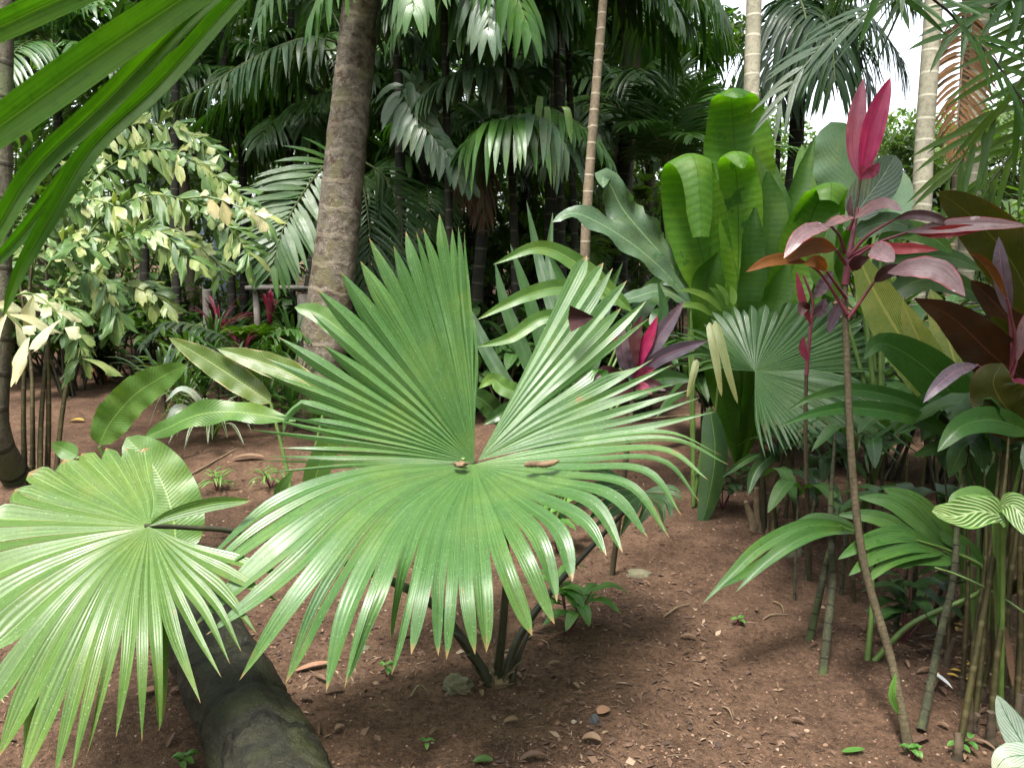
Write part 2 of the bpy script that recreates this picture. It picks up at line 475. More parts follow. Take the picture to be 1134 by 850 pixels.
class MB:
    def __init__(s):
        s.V, s.UV, s.R, s.F3, s.F4, s.n = [], [], [], [], [], 0

    def add(s, V, F, UV, R):
        V = np.asarray(V, float).reshape(-1, 3)
        F = np.asarray(F, int) + s.n
        (s.F3 if F.shape[1] == 3 else s.F4).append(F)
        s.V.append(V)
        s.UV.append(np.asarray(UV, float).reshape(-1, 2))
        s.R.append(np.full(len(V), R) if np.isscalar(R) else np.asarray(R, float))
        s.n += len(V)

    def grid(s, A, UV, R=0.5, wrap=False):
        a, b = A.shape[:2]
        i = np.arange(a * b).reshape(a, b)
        f = np.stack([i[:-1, :-1], i[:-1, 1:], i[1:, 1:], i[1:, :-1]], -1).reshape(-1, 4)
        s.add(A, f, UV, R)

    def build(s, name, mat, parent=None, smooth=True, org=None):
        V = np.vstack(s.V)
        o3 = np.zeros(3)
        if parent is not None:
            o3 = np.array(parent.get('_org', (0, 0, 0)))
        elif org is not None:
            o3 = np.asarray(org, float)
        V = V - o3
        UV, R = np.vstack(s.UV), np.concatenate(s.R)
        F4 = np.vstack(s.F4) if s.F4 else np.zeros((0, 4), int)
        F3 = np.vstack(s.F3) if s.F3 else np.zeros((0, 3), int)
        li = np.concatenate([F4.ravel(), F3.ravel()]).astype(np.int32)
        st = np.concatenate([np.arange(len(F4)) * 4, len(F4) * 4 + np.arange(len(F3)) * 3]).astype(np.int32)
        me = bpy.data.meshes.new(name)
        me.vertices.add(len(V))
        me.vertices.foreach_set('co', V.ravel().astype(np.float32))
        me.loops.add(len(li))
        me.loops.foreach_set('vertex_index', li)
        me.polygons.add(len(st))
        me.polygons.foreach_set('loop_start', st)
        ul = me.uv_layers.new(name='UVMap')
        ul.data.foreach_set('uv', UV[li].ravel().astype(np.float32))
        at = me.attributes.new('rnd', 'FLOAT', 'POINT')
        at.data.foreach_set('value', R.astype(np.float32))
        me.update(calc_edges=True)
        me.polygons.foreach_set('use_smooth', np.full(len(st), smooth))
        me.materials.append(mat)
        o = bpy.data.objects.new(name, me)
        COL.objects.link(o)
        if parent is not None:
            o.parent = parent
            o['_org'] = [float(x) for x in o3]
        elif org is not None:
            o.location = o3
            o['_org'] = [float(x) for x in o3]
        return o

    # ---- shapes
    def tube(s, pts, r, seg=8, n=None, R=.5, wob=0.0, cap=True, ringb=None):
        n = n or max(6, len(pts) * 5)
        C = cr(pts, n)
        r = np.interp(np.linspace(0, 1, n), np.linspace(0, 1, len(np.atleast_1d(r))), np.atleast_1d(r))
        t = nrm(np.gradient(C, axis=0))
        L = np.concatenate([[0], np.cumsum(np.linalg.norm(np.diff(C, axis=0), axis=1))])
        if ringb:
            r = r * (1 + ringb[1] * np.maximum(0, np.sin(L * 2 * PI / ringb[0])) ** 6)
        a = np.array([1.0, 0, 0]) if abs(t[0][0]) < .9 else np.array([0, 1.0, 0])
        x = nrm(np.cross(t, a))
        y = np.cross(t, x)
        th = np.linspace(0, 2 * PI, seg + 1)
        rr = r[:, None] * np.ones(seg + 1)
        if wob:
            wv = RG.normal(0, wob, (n, seg + 1))
            wv[:, -1] = wv[:, 0]
            rr = rr * (1 + wv)
        A = C[:, None] + rr[..., None] * (x[:, None] * np.cos(th)[None, :, None] + y[:, None] * np.sin(th)[None, :, None])
        UV = np.stack(np.broadcast_arrays(L[:, None], th[None] / (2 * PI)), -1)
        s.grid(A, UV, R)
        if cap:
            for k in (0, -1):
                m = len(A[k])
                V = np.vstack([A[k], C[k][None]])
                f = [[i, i + 1, m] for i in range(m - 1)]
                s.add(V, f, np.tile([L[k], .5], (m + 1, 1)), R)

    def ribbon(s, pts, hw, N=None, S=None, n=12, m=3, a=.6, b=.8, prof=None, fold=.15, rip=0.0, ripf=5, curl=0.0, R=None, w0=.04, tear=0.0):
        """leaf blade along pts; hw half width in metres; N face hint or S side hint"""
        R = random.random() if R is None else R
        C = cr(pts, n)
        t = nrm(np.gradient(C, axis=0))
        if S is not None:
            S = np.asarray(S, float)
            sd = nrm(S - t * (t @ S)[:, None])
        else:
            sd = nrm(np.cross(t, np.asarray(N, float)))
        nn = np.cross(sd, t)
        u = np.linspace(0, 1, n)
        if prof is None:
            um = a / (a + b)
            wf = (np.maximum(u, 1e-6) ** a * np.maximum(1 - u, 1e-6) ** b) / (um ** a * (1 - um) ** b)
        else:
            wf = np.interp(u, prof[0], prof[1])
        wf = np.maximum(wf, w0 * (1 - u) + .008)
        v = np.linspace(-1, 1, m)
        W = hw * wf
        off = fold * np.abs(v)[None] * W[:, None] + curl * (v ** 2)[None] * W[:, None]
        if rip:
            ph = random.random() * 6
            off = off + rip * hw * np.sin(u[:, None] * ripf * 2 * PI + ph + np.sign(v)[None] * 1.3) * (np.abs(v)[None] ** 1.5) * wf[:, None]
        Wv = W[:, None] * v[None]
        if tear:
            Wv = Wv * (1 - tear * RG.random((n, m)) * (np.abs(v)[None] > .8))
        A = C[:, None] + sd[:, None] * Wv[..., None] + nn[:, None] * off[..., None]
        UV = np.stack(np.broadcast_arrays(u[:, None], (v[None] + 1) / 2), -1)
        s.grid(A, UV, R)

    def cloud(s, C, size, tilt=1.0, asp=.4, R=None, up=None, fold=.2):
        """many small two-faced leaves at centres C (k,3)"""
        C = np.asarray(C, float)
        k = len(C)
        d = nrm(RG.normal(0, 1, (k, 3)) * np.array([1, 1, .7]) + np.array([0, 0, -.35]))
        q = nrm(RG.normal(0, tilt, (k, 3)) * .6 + np.array([0, 0, 1.0]) if up is None else RG.normal(0, tilt, (k, 3)) + up)
        sd = nrm(np.cross(d, q))
        nn = np.cross(sd, d)
        L = (size * (.6 + .8 * RG.random(k)))[:, None]
        b, tip = C - d * L * .5, C + d * L * .5 - np.array([0, 0, 1]) * L * .08
        mid = C + d * L * -.05 - nn * L * fold * .3
        l, r = mid + sd * L * asp * .5 + nn * L * fold * .3, mid - sd * L * asp * .5 + nn * L * fold * .3
        V = np.stack([b, r, tip, l], 1).reshape(-1, 3)
        i = np.arange(k)[:, None] * 4
        F = np.vstack([i + np.array([[0, 1, 2]]), i + np.array([[0, 2, 3]])])
        UV = np.tile(np.array([[0, .5], [.45, 0], [1, .5], [.45, 1]]), (k, 1))
        R = RG.random(k) if R is None else np.full(k, R) if np.isscalar(R) else R
        s.add(V, F, UV, np.repeat(R, 4))

    def box(s, c, sx, sy, sz, rz=0.0, bev=.0, R=.5):
        x = np.array([math.cos(rz), math.sin(rz), 0]) * sx / 2
        y = np.array([-math.sin(rz), math.cos(rz), 0]) * sy / 2
        z = np.array([0, 0, sz / 2])
        c = np.asarray(c, float)
        V = [c + i * x + j * y + k * z for k in (-1, 1) for j in (-1, 1) for i in (-1, 1)]
        F = [[0, 2, 3, 1], [4, 5, 7, 6], [0, 1, 5, 4], [2, 6, 7, 3], [0, 4, 6, 2], [1, 3, 7, 5]]
        s.add(V, F, np.tile([.5, .5], (8, 1)), R)

    def rock(s, c, r, sq=(1, 1, .7), amp=.3, n=9, R=.5, seed=None):
        seed = random.random() * 90 if seed is None else seed
        th = np.linspace(0, PI, n)
        ph = np.linspace(0, 2 * PI, 2 * n)
        A = np.zeros((n, 2 * n, 3))
        for i in range(n):
            for j in range(2 * n):
                jj = j % (2 * n - 1)
                d = Vector((math.sin(th[i]) * math.cos(ph[jj]), math.sin(th[i]) * math.sin(ph[jj]), math.cos(th[i])))
                q = 1 + amp * noise.noise(d * 1.4 + Vector((seed, 0, 0))) + amp * .5 * noise.noise(d * 3.3 + Vector((0, seed, 0)))
                A[i, j] = np.asarray(c) + np.array([d.x * sq[0], d.y * sq[1], d.z * sq[2]]) * r * q
        s.grid(A, np.zeros((n, 2 * n, 2)), R)


# ------------------------------------------------------------------ objects


def thing(name, label, cat, loc, group=None):
    o = bpy.data.objects.new(name, None)
    o.empty_display_size = .1
    COL.objects.link(o)
    o.location = [float(x) for x in loc]
    o['_org'] = [float(x) for x in loc]
    o['label'], o['category'] = label, cat
    if group:
        o['group'] = group
    return o


def tag(o, label, cat, group=None):
    o['label'], o['category'] = label, cat
    if group:
        o['group'] = group
    return o


def pw(pts):
    return [p if isinstance(p, np.ndarray) else P(*p) for p in pts]


def toCam(p):
    return nrm(CAM - np.asarray(p))


def LF(parent, mat, pts, hw, name='leaf', a=.7, b=.8, face=0.0, fold=.14, rip=0.0, n=18, m=7, S=None, prof=None, curl=0.0, label=None,
       R=None, ripf=5, tear=0.0, w0=.04):
    """leaf traced through (px, py, depth) points, hw in photo pixels"""
    if b < .85 and name in ('leaf', 'leaflet'):
        b += .18
    W = pw(pts)
    d = np.mean([p[2] for p in pts])
    N = nrm(toCam(W[len(W) // 2]) * (1 - face) + np.array([0, 0, 1.0]) * face)
    mb = MB()
    mb.ribbon(W, hw * d / FPX, N=N, S=S, n=n, m=m, a=a, b=b, prof=prof, fold=fold, rip=rip, curl=curl, R=R, ripf=ripf, tear=tear, w0=w0)
    o = mb.build(name, M[mat], parent)
    if label:
        o['label'] = label
    return o


def TB(parent, mat, pts, r, name='stem', seg=8, world=False, n=None, label=None, ringb=None, wob=0):
    mb = MB()
    mb.tube(pts if world else pw(pts), r, seg=seg, n=n, ringb=ringb, wob=wob)
    o = mb.build(name, M[mat], parent)
    if label:
        o['label'] = label
    return o


def fan(parent, mat, hub, keys, N, split, taper=2.5, pleat=.35, name='fan_leaf', jit=.03, n=26, flip=1, wmul=1.0, cut=.06, bend=.05):
    """pleated fan: keys = list of ray control lists [(px,py,d)...] (same length), N segments"""
    K = np.array([[hub] + pw(k) for k in keys])                   # (nk, c, 3)
    kt = np.linspace(0, 1, len(keys))
    st = np.linspace(0, 1, N)
    st[1:-1] += RG.uniform(-.22, .22, N - 2) / N
    R = np.stack([np.stack([np.interp(st, kt, K[:, c, x]) for x in range(3)], -1) for c in range(K.shape[1])], 1)
    R[:, -1] += RG.normal(0, .009, (N, 3))
    R[:, -2] += RG.normal(0, .003, (N, 3))
    sp = np.interp(st, np.linspace(0, 1, len(np.atleast_1d(split))), np.atleast_1d(split))
    C = np.stack([cr(hub + (R[i] - hub) * (1 + RG.normal(0, jit) - (random.uniform(.05, .16) if random.random() < cut else 0)), n) for i in range(N)])          # (N,n,3)
    for i in range(N):
        if random.random() < bend:
            ub = random.uniform(.74, .9)
            k0 = int(ub * (n - 1))
            ln_ = np.linalg.norm(C[i][-1] - C[i][k0])
            for q in range(k0 + 1, n):
                f_ = (q - k0) / (n - 1 - k0)
                C[i][q] = C[i][k0] + (C[i][q] - C[i][k0]) * (1 - .75 * f_) + np.array([0, -.15, -1.0]) * ln_ * f_ * .85
    u = np.linspace(0, 1, n)
    tpr = np.interp(st, np.linspace(0, 1, len(np.atleast_1d(taper))), np.atleast_1d(taper))
    mb = MB()
    for i in range(N):
        taper = tpr[i]
        t = nrm(np.gradient(C[i], axis=0))
        el = (C[i - 1] - C[i]) * .5 if i > 0 else -(C[1] - C[0]) * .5
        er = (C[i + 1] - C[i]) * .5 if i < N - 1 else -(C[i - 1] - C[i]) * .5
        spi = min(.97, max(.1, sp[i] + RG.normal(0, .025)))
        x = np.clip((u - spi) / (1 - spi), 0, 1)
        tap = (1 - x ** taper) * .995 + .005
        ks = int(spi * (n - 1))
        rn = .15 + .7 * RG.random()
        for side, e in ((0, el), (1, er)):
            e = e - t * np.sum(e * t, 1)[:, None]
            ln = np.linalg.norm(e, axis=1)
            lim = np.minimum(ln, max(ln[ks] * 1.12, 1e-4)) if ks < n - 1 else ln
            e2 = nrm(e) * (np.where(u > spi, lim * tap, ln) * wmul)[:, None]
            nv = nrm(np.cross(t, e)) * (1 if side else -1) * flip
            pl = np.linalg.norm(e2, axis=1)[:, None] * pleat
            mid = C[i] + nv * pl
            out = C[i] + e2 - nv * pl * .6
            q = (mid + out) * .5 + nv * pl * .12
            A = np.stack([mid, q, out], 1)
            vv = np.array([.5, .25, 0.0]) if side == 0 else np.array([.5, .75, 1.0])
            UV = np.stack(np.broadcast_arrays(u[:, None], vv[None]), -1)
            mb.grid(A, UV, rn)
    return mb.build(name, M[mat], parent)


def frond(parent, mat, pts, L, nl, wd, ang=55, droop=.5, up=(0, 0, 1), name='frond', rmat='rachis', rr=.012, world=False, start=.12,
          tipf=.35, fwd=.3, sides=(1, -1), lift=.1, jit=.12, m=3, n=6, label=None, rach=True, clump=0):
    """pinnate palm frond; L leaflet length, wd leaflet half width (m)"""
    W = np.array(pts if world else pw(pts), float)
    k = 40
    C = cr(W, k)
    t = nrm(np.gradient(C, axis=0))
    up = np.asarray(up, float)
    mb = MB()
    for i in range(nl):
        f = start + (1 - start) * (i + .5) / nl
        for sgn in sides:
            ff = min(.999, f + RG.normal(0, .006))
            x = ff * (k - 1)
            j = int(x)
            q = x - j
            p = C[j] * (1 - q) + C[min(j + 1, k - 1)] * q
            tt = t[j]
            sd = nrm(np.cross(tt, up)) * sgn
            nn = nrm(np.cross(sd, tt)) * sgn
            if nn @ up < 0:
                nn = -nn
            an = math.radians(ang + (20 - ang) * max(0, ff - .55) / .45 * .8 + RG.normal(0, 5))
            env = (.55 + .45 * min(1, ff / .25)) * (1 - (1 - tipf) * max(0, (ff - .45) / .55) ** 1.5)
            ll = L * env * (1 + RG.normal(0, jit * .5))
            d = nrm(sd * math.sin(an) + tt * math.cos(an) + nn * (lift + RG.normal(0, .05)))
            dr = droop * (1 + RG.normal(0, jit))
            ss = np.linspace(0, 1, 4)[:, None]
            pp = p + d * ll * ss * (1 - .25 * dr * ss) + np.array([0, 0, -1.0]) * ll * dr * ss ** 2 * .8
            mb.ribbon(pp, wd * (.75 + .25 * env), N=nn + np.array([0, 0, .001]), n=n, m=m, a=.3, b=.75, fold=.25, w0=.15)
    o = mb.build(name, M[mat], parent)
    if label:
        o['label'] = label
    if rach:
        r = MB()
        r.tube(C[::3], [rr, rr * .3], seg=6, n=16)
        r.build('rachis', M[rmat], o)
    return o


def arch(top, az, el, L, sag, n=6):
    az, el = math.radians(az), math.radians(el)
    s = np.linspace(0, 1, n)[:, None]
    h = np.array([math.cos(az), math.sin(az), 0])
    return np.asarray(top) + h * L * s * math.cos(el) * (1 - .15 * s * sag) + np.array([0, 0, 1.0]) * L * (s * math.sin(el) - sag * s ** 2)


def palm(label, base, top, r, nf, L, ll, mat='palm_dark', tmat='cane_dark', sag=.6, nl=26, wd=.02, droop=.7, el=(15, 70), az0=0, name='palm_tree',
         group=None, azr=360, cat='palm tree'):
    T = thing(name, label, cat, base, group)
    base, top = np.asarray(base, float), np.asarray(top, float)
    mid = (base + top) / 2 + np.array([RG.normal(0, .04), 0, 0])
    TB(T, tmat, [base - np.array([0, 0, .05]), mid, top], [r * 1.15, r, r * .85], 'trunk', seg=12, world=True, n=24)
    for i in range(nf):
        az = az0 + azr * (i + .3 * random.random()) / nf
        e = random.uniform(*el)
        frond(T, mat, arch(top + np.array([0, 0, .05]), az, e, L * random.uniform(.8, 1.1), sag * random.uniform(.8, 1.2)), ll, nl, wd, droop=droop, world=True, rr=.012)
    return T


def blob_pts(c, r, k, hollow=.35):
    d = nrm(RG.normal(0, 1, (k, 3)))
    q = (hollow + (1 - hollow) * RG.random(k) ** .6)[:, None]
    return np.asarray(c) + d * q * np.asarray(r)


def tree(label, base, h, cr_r, mat, k=5000, size=.15, trunk_r=.12, lean=(0, 0), clumps=22, name='leafy_tree', tmat='treebark', group=None, crown_lo=.45):
    T = thing(name, label, 'tree', base, group)
    base = np.asarray(base, float)
    top = base + np.array([lean[0], lean[1], h])
    mb = MB()
    mb.tube([base - np.array([0, 0, .05]), base + (top - base) * .4 + RG.normal(0, .08, 3) * [1, 1, 0], top - np.array([0, 0, h * .1])], [trunk_r * 1.3, trunk_r * .9, trunk_r * .3], seg=10, n=16)
    cl = MB()
    for i in range(clumps):
        zf = crown_lo + (1 - crown_lo) * random.random()
        c = base + (top - base) * zf + np.append(RG.normal(0, .5, 2) * cr_r * (1.15 - .5 * abs(zf - .7)), RG.normal(0, .1) * h)
        if i % 2 == 0:
            st = base + (top - base) * max(.3, zf - .2)
            mb.tube([st, (st + c) / 2 + np.array([0, 0, .1]), c], [trunk_r * .35, trunk_r * .1], seg=6, n=8)
        rr = cr_r * random.uniform(.28, .5)
        cl.cloud(blob_pts(c, (rr, rr, rr * .65), k // clumps), size, R=np.clip(RG.normal(random.uniform(.15, .85), .2, k // clumps), 0, 1))
    mb.build('trunk', M[tmat], T)
    cl.build('crown', M[mat], T)
    return T


exec_later = []
# ------------------------------------------------------------------ ground


def axis(a, b, fine, n1, far):
    inner = np.arange(a, b, fine)
    g = np.geomspace(fine, far, n1)
    return np.concatenate([a - np.cumsum(g)[::-1], inner, b + np.cumsum(g)])


xs = axis(-3.0, 3.0, .035, 26, 70)
ys = axis(1.2, 7.0, .035, 26, 70)
X, Y = np.meshgrid(xs, ys, indexing='ij')
Z = np.array([[terrain(float(x), float(y)) for y in ys] for x in xs])
gm = MB()
gm.grid(np.stack([X, Y, Z], -1)[::-1], np.stack([X, Y], -1), .5)
go = gm.build('ground', M['soil'])
go['kind'] = 'structure'

# ================================================================== MAIN FAN PALM
base = G(550, 752)
T = thing('fan_palm', 'large green fan palm with pleated round leaves in the middle of the bare soil', 'fan palm', base)
hub = P(525, 512, 2.55)
A_keys = [
    [(526, 455, 2.57), (528, 400, 2.59), (527, 347, 2.60)],
    [(524, 425, 2.58), (520, 335, 2.62), (514, 247, 2.64)],
    [(518, 425, 2.58), (506, 336, 2.62), (492, 246, 2.64)],
    [(508, 428, 2.58), (489, 342, 2.62), (469, 250, 2.64)],
    [(498, 430, 2.58), (470, 348, 2.61), (440, 264, 2.63)],
    [(485, 434, 2.57), (444, 356, 2.60), (403, 279, 2.61)],
    [(470, 445, 2.56), (412, 382, 2.58), (353, 322, 2.58)],
    [(458, 460, 2.56), (387, 410, 2.56), (318, 364, 2.55)],
    [(450, 472, 2.55), (373, 436, 2.54), (297, 404, 2.53)],
    [(445, 484, 2.54), (360, 460, 2.52), (277, 440, 2.50)],
    [(443, 496, 2.53), (362, 484, 2.50), (279, 474, 2.47)],
    [(445, 507, 2.52), (365, 506, 2.48), (287, 503, 2.45)],
    [(450, 513, 2.50), (370, 516, 2.46), (292, 519, 2.43)],
]
lf = fan(T, 'fan', hub, A_keys, 27, [.95, .86, .86, .84, .80, .75, .72, .66, .6, .55, .5], taper=1.5, pleat=.46, name='fan_leaf', jit=.02)
B_keys = [
    [(404, 521, 2.40), (300, 560, 2.27), (213, 628, 2.17)],
    [(404, 532, 2.36), (300, 588, 2.20), (203, 659, 2.10)],
    [(410, 543, 2.33), (318, 620, 2.12), (226, 706, 2.03)],
    [(422, 553, 2.30), (338, 645, 2.06), (263, 752, 1.98)],
    [(436, 560, 2.28), (365, 660, 2.02), (316, 767, 1.95)],
    [(452, 566, 2.26), (402, 655, 2.00), (373, 768, 1.93)],
    [(466, 570, 2.25), (434, 653, 1.98), (412, 758, 1.92)],
    [(480, 572, 2.25), (458, 650, 1.98), (437, 745, 1.92)],
    [(492, 573, 2.25), (475, 648, 1.98), (465, 729, 1.92)],
    [(505, 573, 2.25), (495, 648, 1.98), (493, 727, 1.92)],
    [(517, 572, 2.25), (517, 648, 1.98), (519, 723, 1.92)],
    [(530, 570, 2.25), (537, 642, 1.99), (541, 722, 1.93)],
    [(546, 564, 2.26), (572, 618, 2.04), (603, 696, 1.97)],
    [(557, 559, 2.28), (592, 605, 2.06), (613, 678, 1.99)],
    [(570, 552, 2.30), (616, 590, 2.10), (641, 652, 2.02)],
    [(585, 544, 2.32), (645, 570, 2.15), (672, 613, 2.08)],
    [(602, 535, 2.36), (665, 550, 2.20), (702, 609, 2.12)],
    [(615, 526, 2.40), (692, 538, 2.26), (733, 588, 2.18)],
    [(630, 517, 2.44), (725, 520, 2.34), (768, 575, 2.26)],
    [(640, 506, 2.49), (735, 502, 2.44), (780, 537, 2.37)],
    [(645, 496, 2.54), (742, 490, 2.52), (803, 520, 2.45)],
    [(640, 488, 2.58), (740, 477, 2.58), (806, 506, 2.52)],
]
fan(T, 'fan', hub + np.array([0, -.005, -.004]), B_keys, 28, [.70, .66, .62, .60, .60, .58, .45, .42, .5], taper=[1.5, 1.8, 2.6, 6, 8, 8, 7, 4, 2.4, 1.7], pleat=.17, name='fan_leaf', jit=.018, flip=-1)
C_keys = [
    [(568, 440, 2.62), (610, 362, 2.70), (652, 284, 2.76)],
    [(575, 440, 2.62), (626, 368, 2.70), (679, 293, 2.76)],
    [(580, 443, 2.62), (636, 378, 2.70), (693, 306, 2.75)],
    [(586, 447, 2.62), (647, 386, 2.69), (711, 319, 2.74)],
    [(592, 452, 2.61), (656, 400, 2.68), (722, 340, 2.72)],
    [(590, 458, 2.61), (642, 420, 2.67), (690, 383, 2.70)],
    [(602, 466, 2.60), (675, 432, 2.66), (758, 400, 2.68)],
    [(606, 474, 2.60), (682, 446, 2.65), (763, 419, 2.66)],
    [(610, 480, 2.59), (690, 460, 2.63), (762, 437, 2.63)],
    [(615, 488, 2.58), (700, 476, 2.61), (783, 458, 2.60)],
]
fan(T, 'fan', hub + np.array([.012, .01, .004]), C_keys, 14, [.88, .84, .8, .72, .62, .55, .5], taper=1.7, pleat=.14, name='fan_leaf', jit=.02)
# the low leaf to the left on a long leaning petiole
hub2 = P(165, 583, 2.18)
L_keys = [
    [(170, 555, 2.26), (166, 526, 2.34), (163, 497, 2.42)],
    [(158, 553, 2.26), (145, 522, 2.35), (130, 492, 2.43)],
    [(146, 556, 2.26), (122, 528, 2.34), (97, 500, 2.42)],
    [(130, 560, 2.25), (93, 536, 2.32), (58, 511, 2.38)],
    [(118, 568, 2.23), (70, 553, 2.28), (20, 539, 2.33)],
    [(105, 578, 2.20), (45, 574, 2.22), (-30, 572, 2.24)],
    [(95, 593, 2.15), (20, 604, 2.12), (-65, 622, 2.08)],
    [(95, 607, 2.10), (15, 640, 2.02), (-70, 690, 1.94)],
    [(105, 622, 2.06), (40, 680, 1.95), (-40, 770, 1.85)],
    [(113, 630, 2.04), (58, 705, 1.92), (0, 836, 1.81)],
    [(122, 637, 2.03), (80, 730, 1.89), (28, 862, 1.79)],
    [(132, 643, 2.02), (102, 735, 1.88), (72, 862, 1.79)],
    [(142, 648, 2.01), (122, 735, 1.88), (103, 838, 1.81)],
    [(153, 650, 2.01), (147, 735, 1.88), (140, 824, 1.83)],
    [(167, 650, 2.02), (173, 720, 1.91), (176, 806, 1.86)],
    [(182, 642, 2.04), (202, 700, 1.95), (223, 764, 1.90)],
    [(192, 632, 2.07), (226, 682, 2.00), (259, 731, 1.95)],
    [(200, 622, 2.10), (238, 664, 2.04), (272, 706, 2.00)],
    [(204, 612, 2.13), (250, 642, 2.09), (291, 672, 2.06)],
    [(208, 603, 2.15), (262, 620, 2.13), (313, 636, 2.11)],
]
lf2 = fan(T, 'fan_left', hub2, L_keys, 28, [.93, .93, .9, .86, .72, .58, .50, .52, .55], taper=[.8, .9, 1.2, 1.6, 1.7, 1.7, 1.5, 1.4], pleat=.22, name='fan_leaf', jit=.012, flip=-1)
lf2['label'] = 'yellower fan leaf low on the left above the log'
LF(T, 'fan_left', [(165, 582, 2.18), (190, 570, 2.2), (235, 558, 2.22), (278, 554, 2.22)], 8, 'leaf_segment', a=.7, b=.7, fold=.4)
LF(T, 'fan_left', [(176, 664, 2.0), (176, 690, 1.985), (177, 740, 1.985), (177, 806, 2.0)], 9, 'leaf_segment', a=.3, b=.6, fold=.3, S=(1, 0, 0))
LF(T, 'fan_left', [(35, 735, 1.93), (34, 770, 1.94), (28, 842, 1.96)], 8, 'leaf_segment', a=.2, b=.6, fold=.3, S=(1, 0, 0))
# petioles and old stubs
TB(T, 'pet_dark', [(525, 512, 2.56), (545, 560, 2.62), (561, 610, 2.66), (557, 690, 2.70), (550, 754, 2.74)], [.008, .012, .016], 'petiole')
TB(T, 'pet_dark', [(160, 582, 2.18), (210, 584, 2.25), (268, 590, 2.34), (380, 622, 2.52), (470, 662, 2.64), (510, 705, 2.7), (544, 757, 2.74)], [.006, .009, .013, .016, .02], 'petiole')
TB(T, 'pet_dark', [(712, 545, 2.9), (660, 600, 2.86), (610, 655, 2.80), (575, 705, 2.76), (556, 755, 2.74)], [.006, .009, .012, .016], 'petiole')
fan(T, 'fan_right', P(712, 545, 2.9), [
    [(690, 530, 2.9), (660, 520, 2.88), (620, 515, 2.85)], [(690, 540, 2.85), (660, 545, 2.8), (628, 562, 2.75)],
    [(705, 556, 2.8), (690, 570, 2.72), (668, 592, 2.68)], [(725, 552, 2.85), (735, 560, 2.8), (742, 580, 2.76)],
    [(728, 540, 2.9), (748, 540, 2.9), (762, 550, 2.88)]], 12, .55, taper=1.6, pleat=.3, name='fan_leaf', flip=-1)['label'] = 'smaller shaded fan leaf under the big one'
TB(T, 'pet_dark', [(590, 690, 2.80), (575, 725, 2.77), (566, 754, 2.75)], [.006, .011], 'petiole_stub')
TB(T, 'pet_dark', [(519, 722, 2.70), (530, 735, 2.72), (542, 757, 2.74)], [.014, .018], 'petiole_stub')
TB(T, 'pet_dark', [(478, 690, 2.66), (506, 702, 2.68), (524, 724, 2.71), (540, 757, 2.735)], [.005, .012, .015], 'petiole_stub')
TB(T, 'pet_brown', [base - np.array([0, 0, .04]), base + np.array([0, 0, .03]), base + np.array([.0, 0, .07])], [.05, .042, .02], 'stem_base', world=True, wob=.12)
for k in range(7):
    a = k * .9
    p0 = base + np.array([math.cos(a) * .035, math.sin(a) * .035, .0])
    TB(T, 'pet_brown', [p0, p0 + np.array([math.cos(a) * .03, math.sin(a) * .03, .05]), p0 + np.array([math.cos(a) * .06, math.sin(a) * .05, .06 + .03 * random.random()])], [.006, .003], 'sheath_fibre', world=True, seg=5)

# dry husks lying on the fan
for (px, py, d, dx, lab) in ((510, 514, 2.48, .022, 'small brown husk beside the hub of the big fan leaf'),
                             (600, 513, 2.40, .052, 'longer rolled brown dead leaf lying right of the hub on the fan')):
    c = P(px, py, d)
    mb = MB()
    if dx < .03:
        mb.rock(c, .013, (1.5, 1.0, .75), amp=.6, n=12)
    else:
        mb.tube([c + np.array([-dx, .004, -.006]), c + np.array([-dx * .5, -.002, -.001]), c + np.array([0, .002, -.003]), c + np.array([dx * .5, -.002, .001]), c + np.array([dx, .008, .006])], [.005, .011, .0085, .0105, .009, .003], seg=12, n=34, wob=.10)
    tag(mb.build('dry_husk' if dx < .03 else 'rolled_leaf', M['nut'], None, org=c), lab, 'dead leaf')
mb = MB()
c = P(513, 508, 2.5)
mb.rock(c, .008, amp=.1)
tag(mb.build('fallen_berry', M['pet_green'], None, org=c), 'tiny green berry sitting against the small brown husk', 'berry')

# ================================================================== RIGHT FAN PALM
base = G(846, 592)
T = thing('fan_palm', 'darker fan palm at the right among thin stems, behind the tall pink plant', 'fan palm', base)
hub = P(836, 411, 3.9)
R_keys = [
    [(812, 405, 3.85), (788, 398, 3.8), (764, 392, 3.78)],
    [(815, 396, 3.9), (797, 380, 3.92), (776, 362, 3.95)],
    [(822, 390, 3.95), (806, 368, 4.0), (789, 345, 4.06)],
    [(830, 386, 3.97), (824, 362, 4.05), (818, 338, 4.12)],
    [(842, 386, 3.97), (850, 360, 4.05), (857, 335, 4.12)],
    [(850, 388, 3.97), (868, 362, 4.05), (888, 336, 4.12)],
    [(862, 390, 3.95), (888, 364, 4.02), (916, 332, 4.08)],
    [(868, 395, 3.93), (910, 372, 3.98), (953, 343, 4.02)],
    [(875, 400, 3.92), (925, 384, 3.95), (980, 366, 3.98)],
    [(878, 406, 3.9), (930, 398, 3.92), (990, 390, 3.95)],
    [(880, 411, 3.88), (930, 411, 3.88), (985, 412, 3.9)],
]
fan(T, 'fan_right', hub, R_keys, 30, [.7, .85, .9, .9, .85, .75], taper=1.6, pleat=.3, name='fan_leaf', jit=.015)
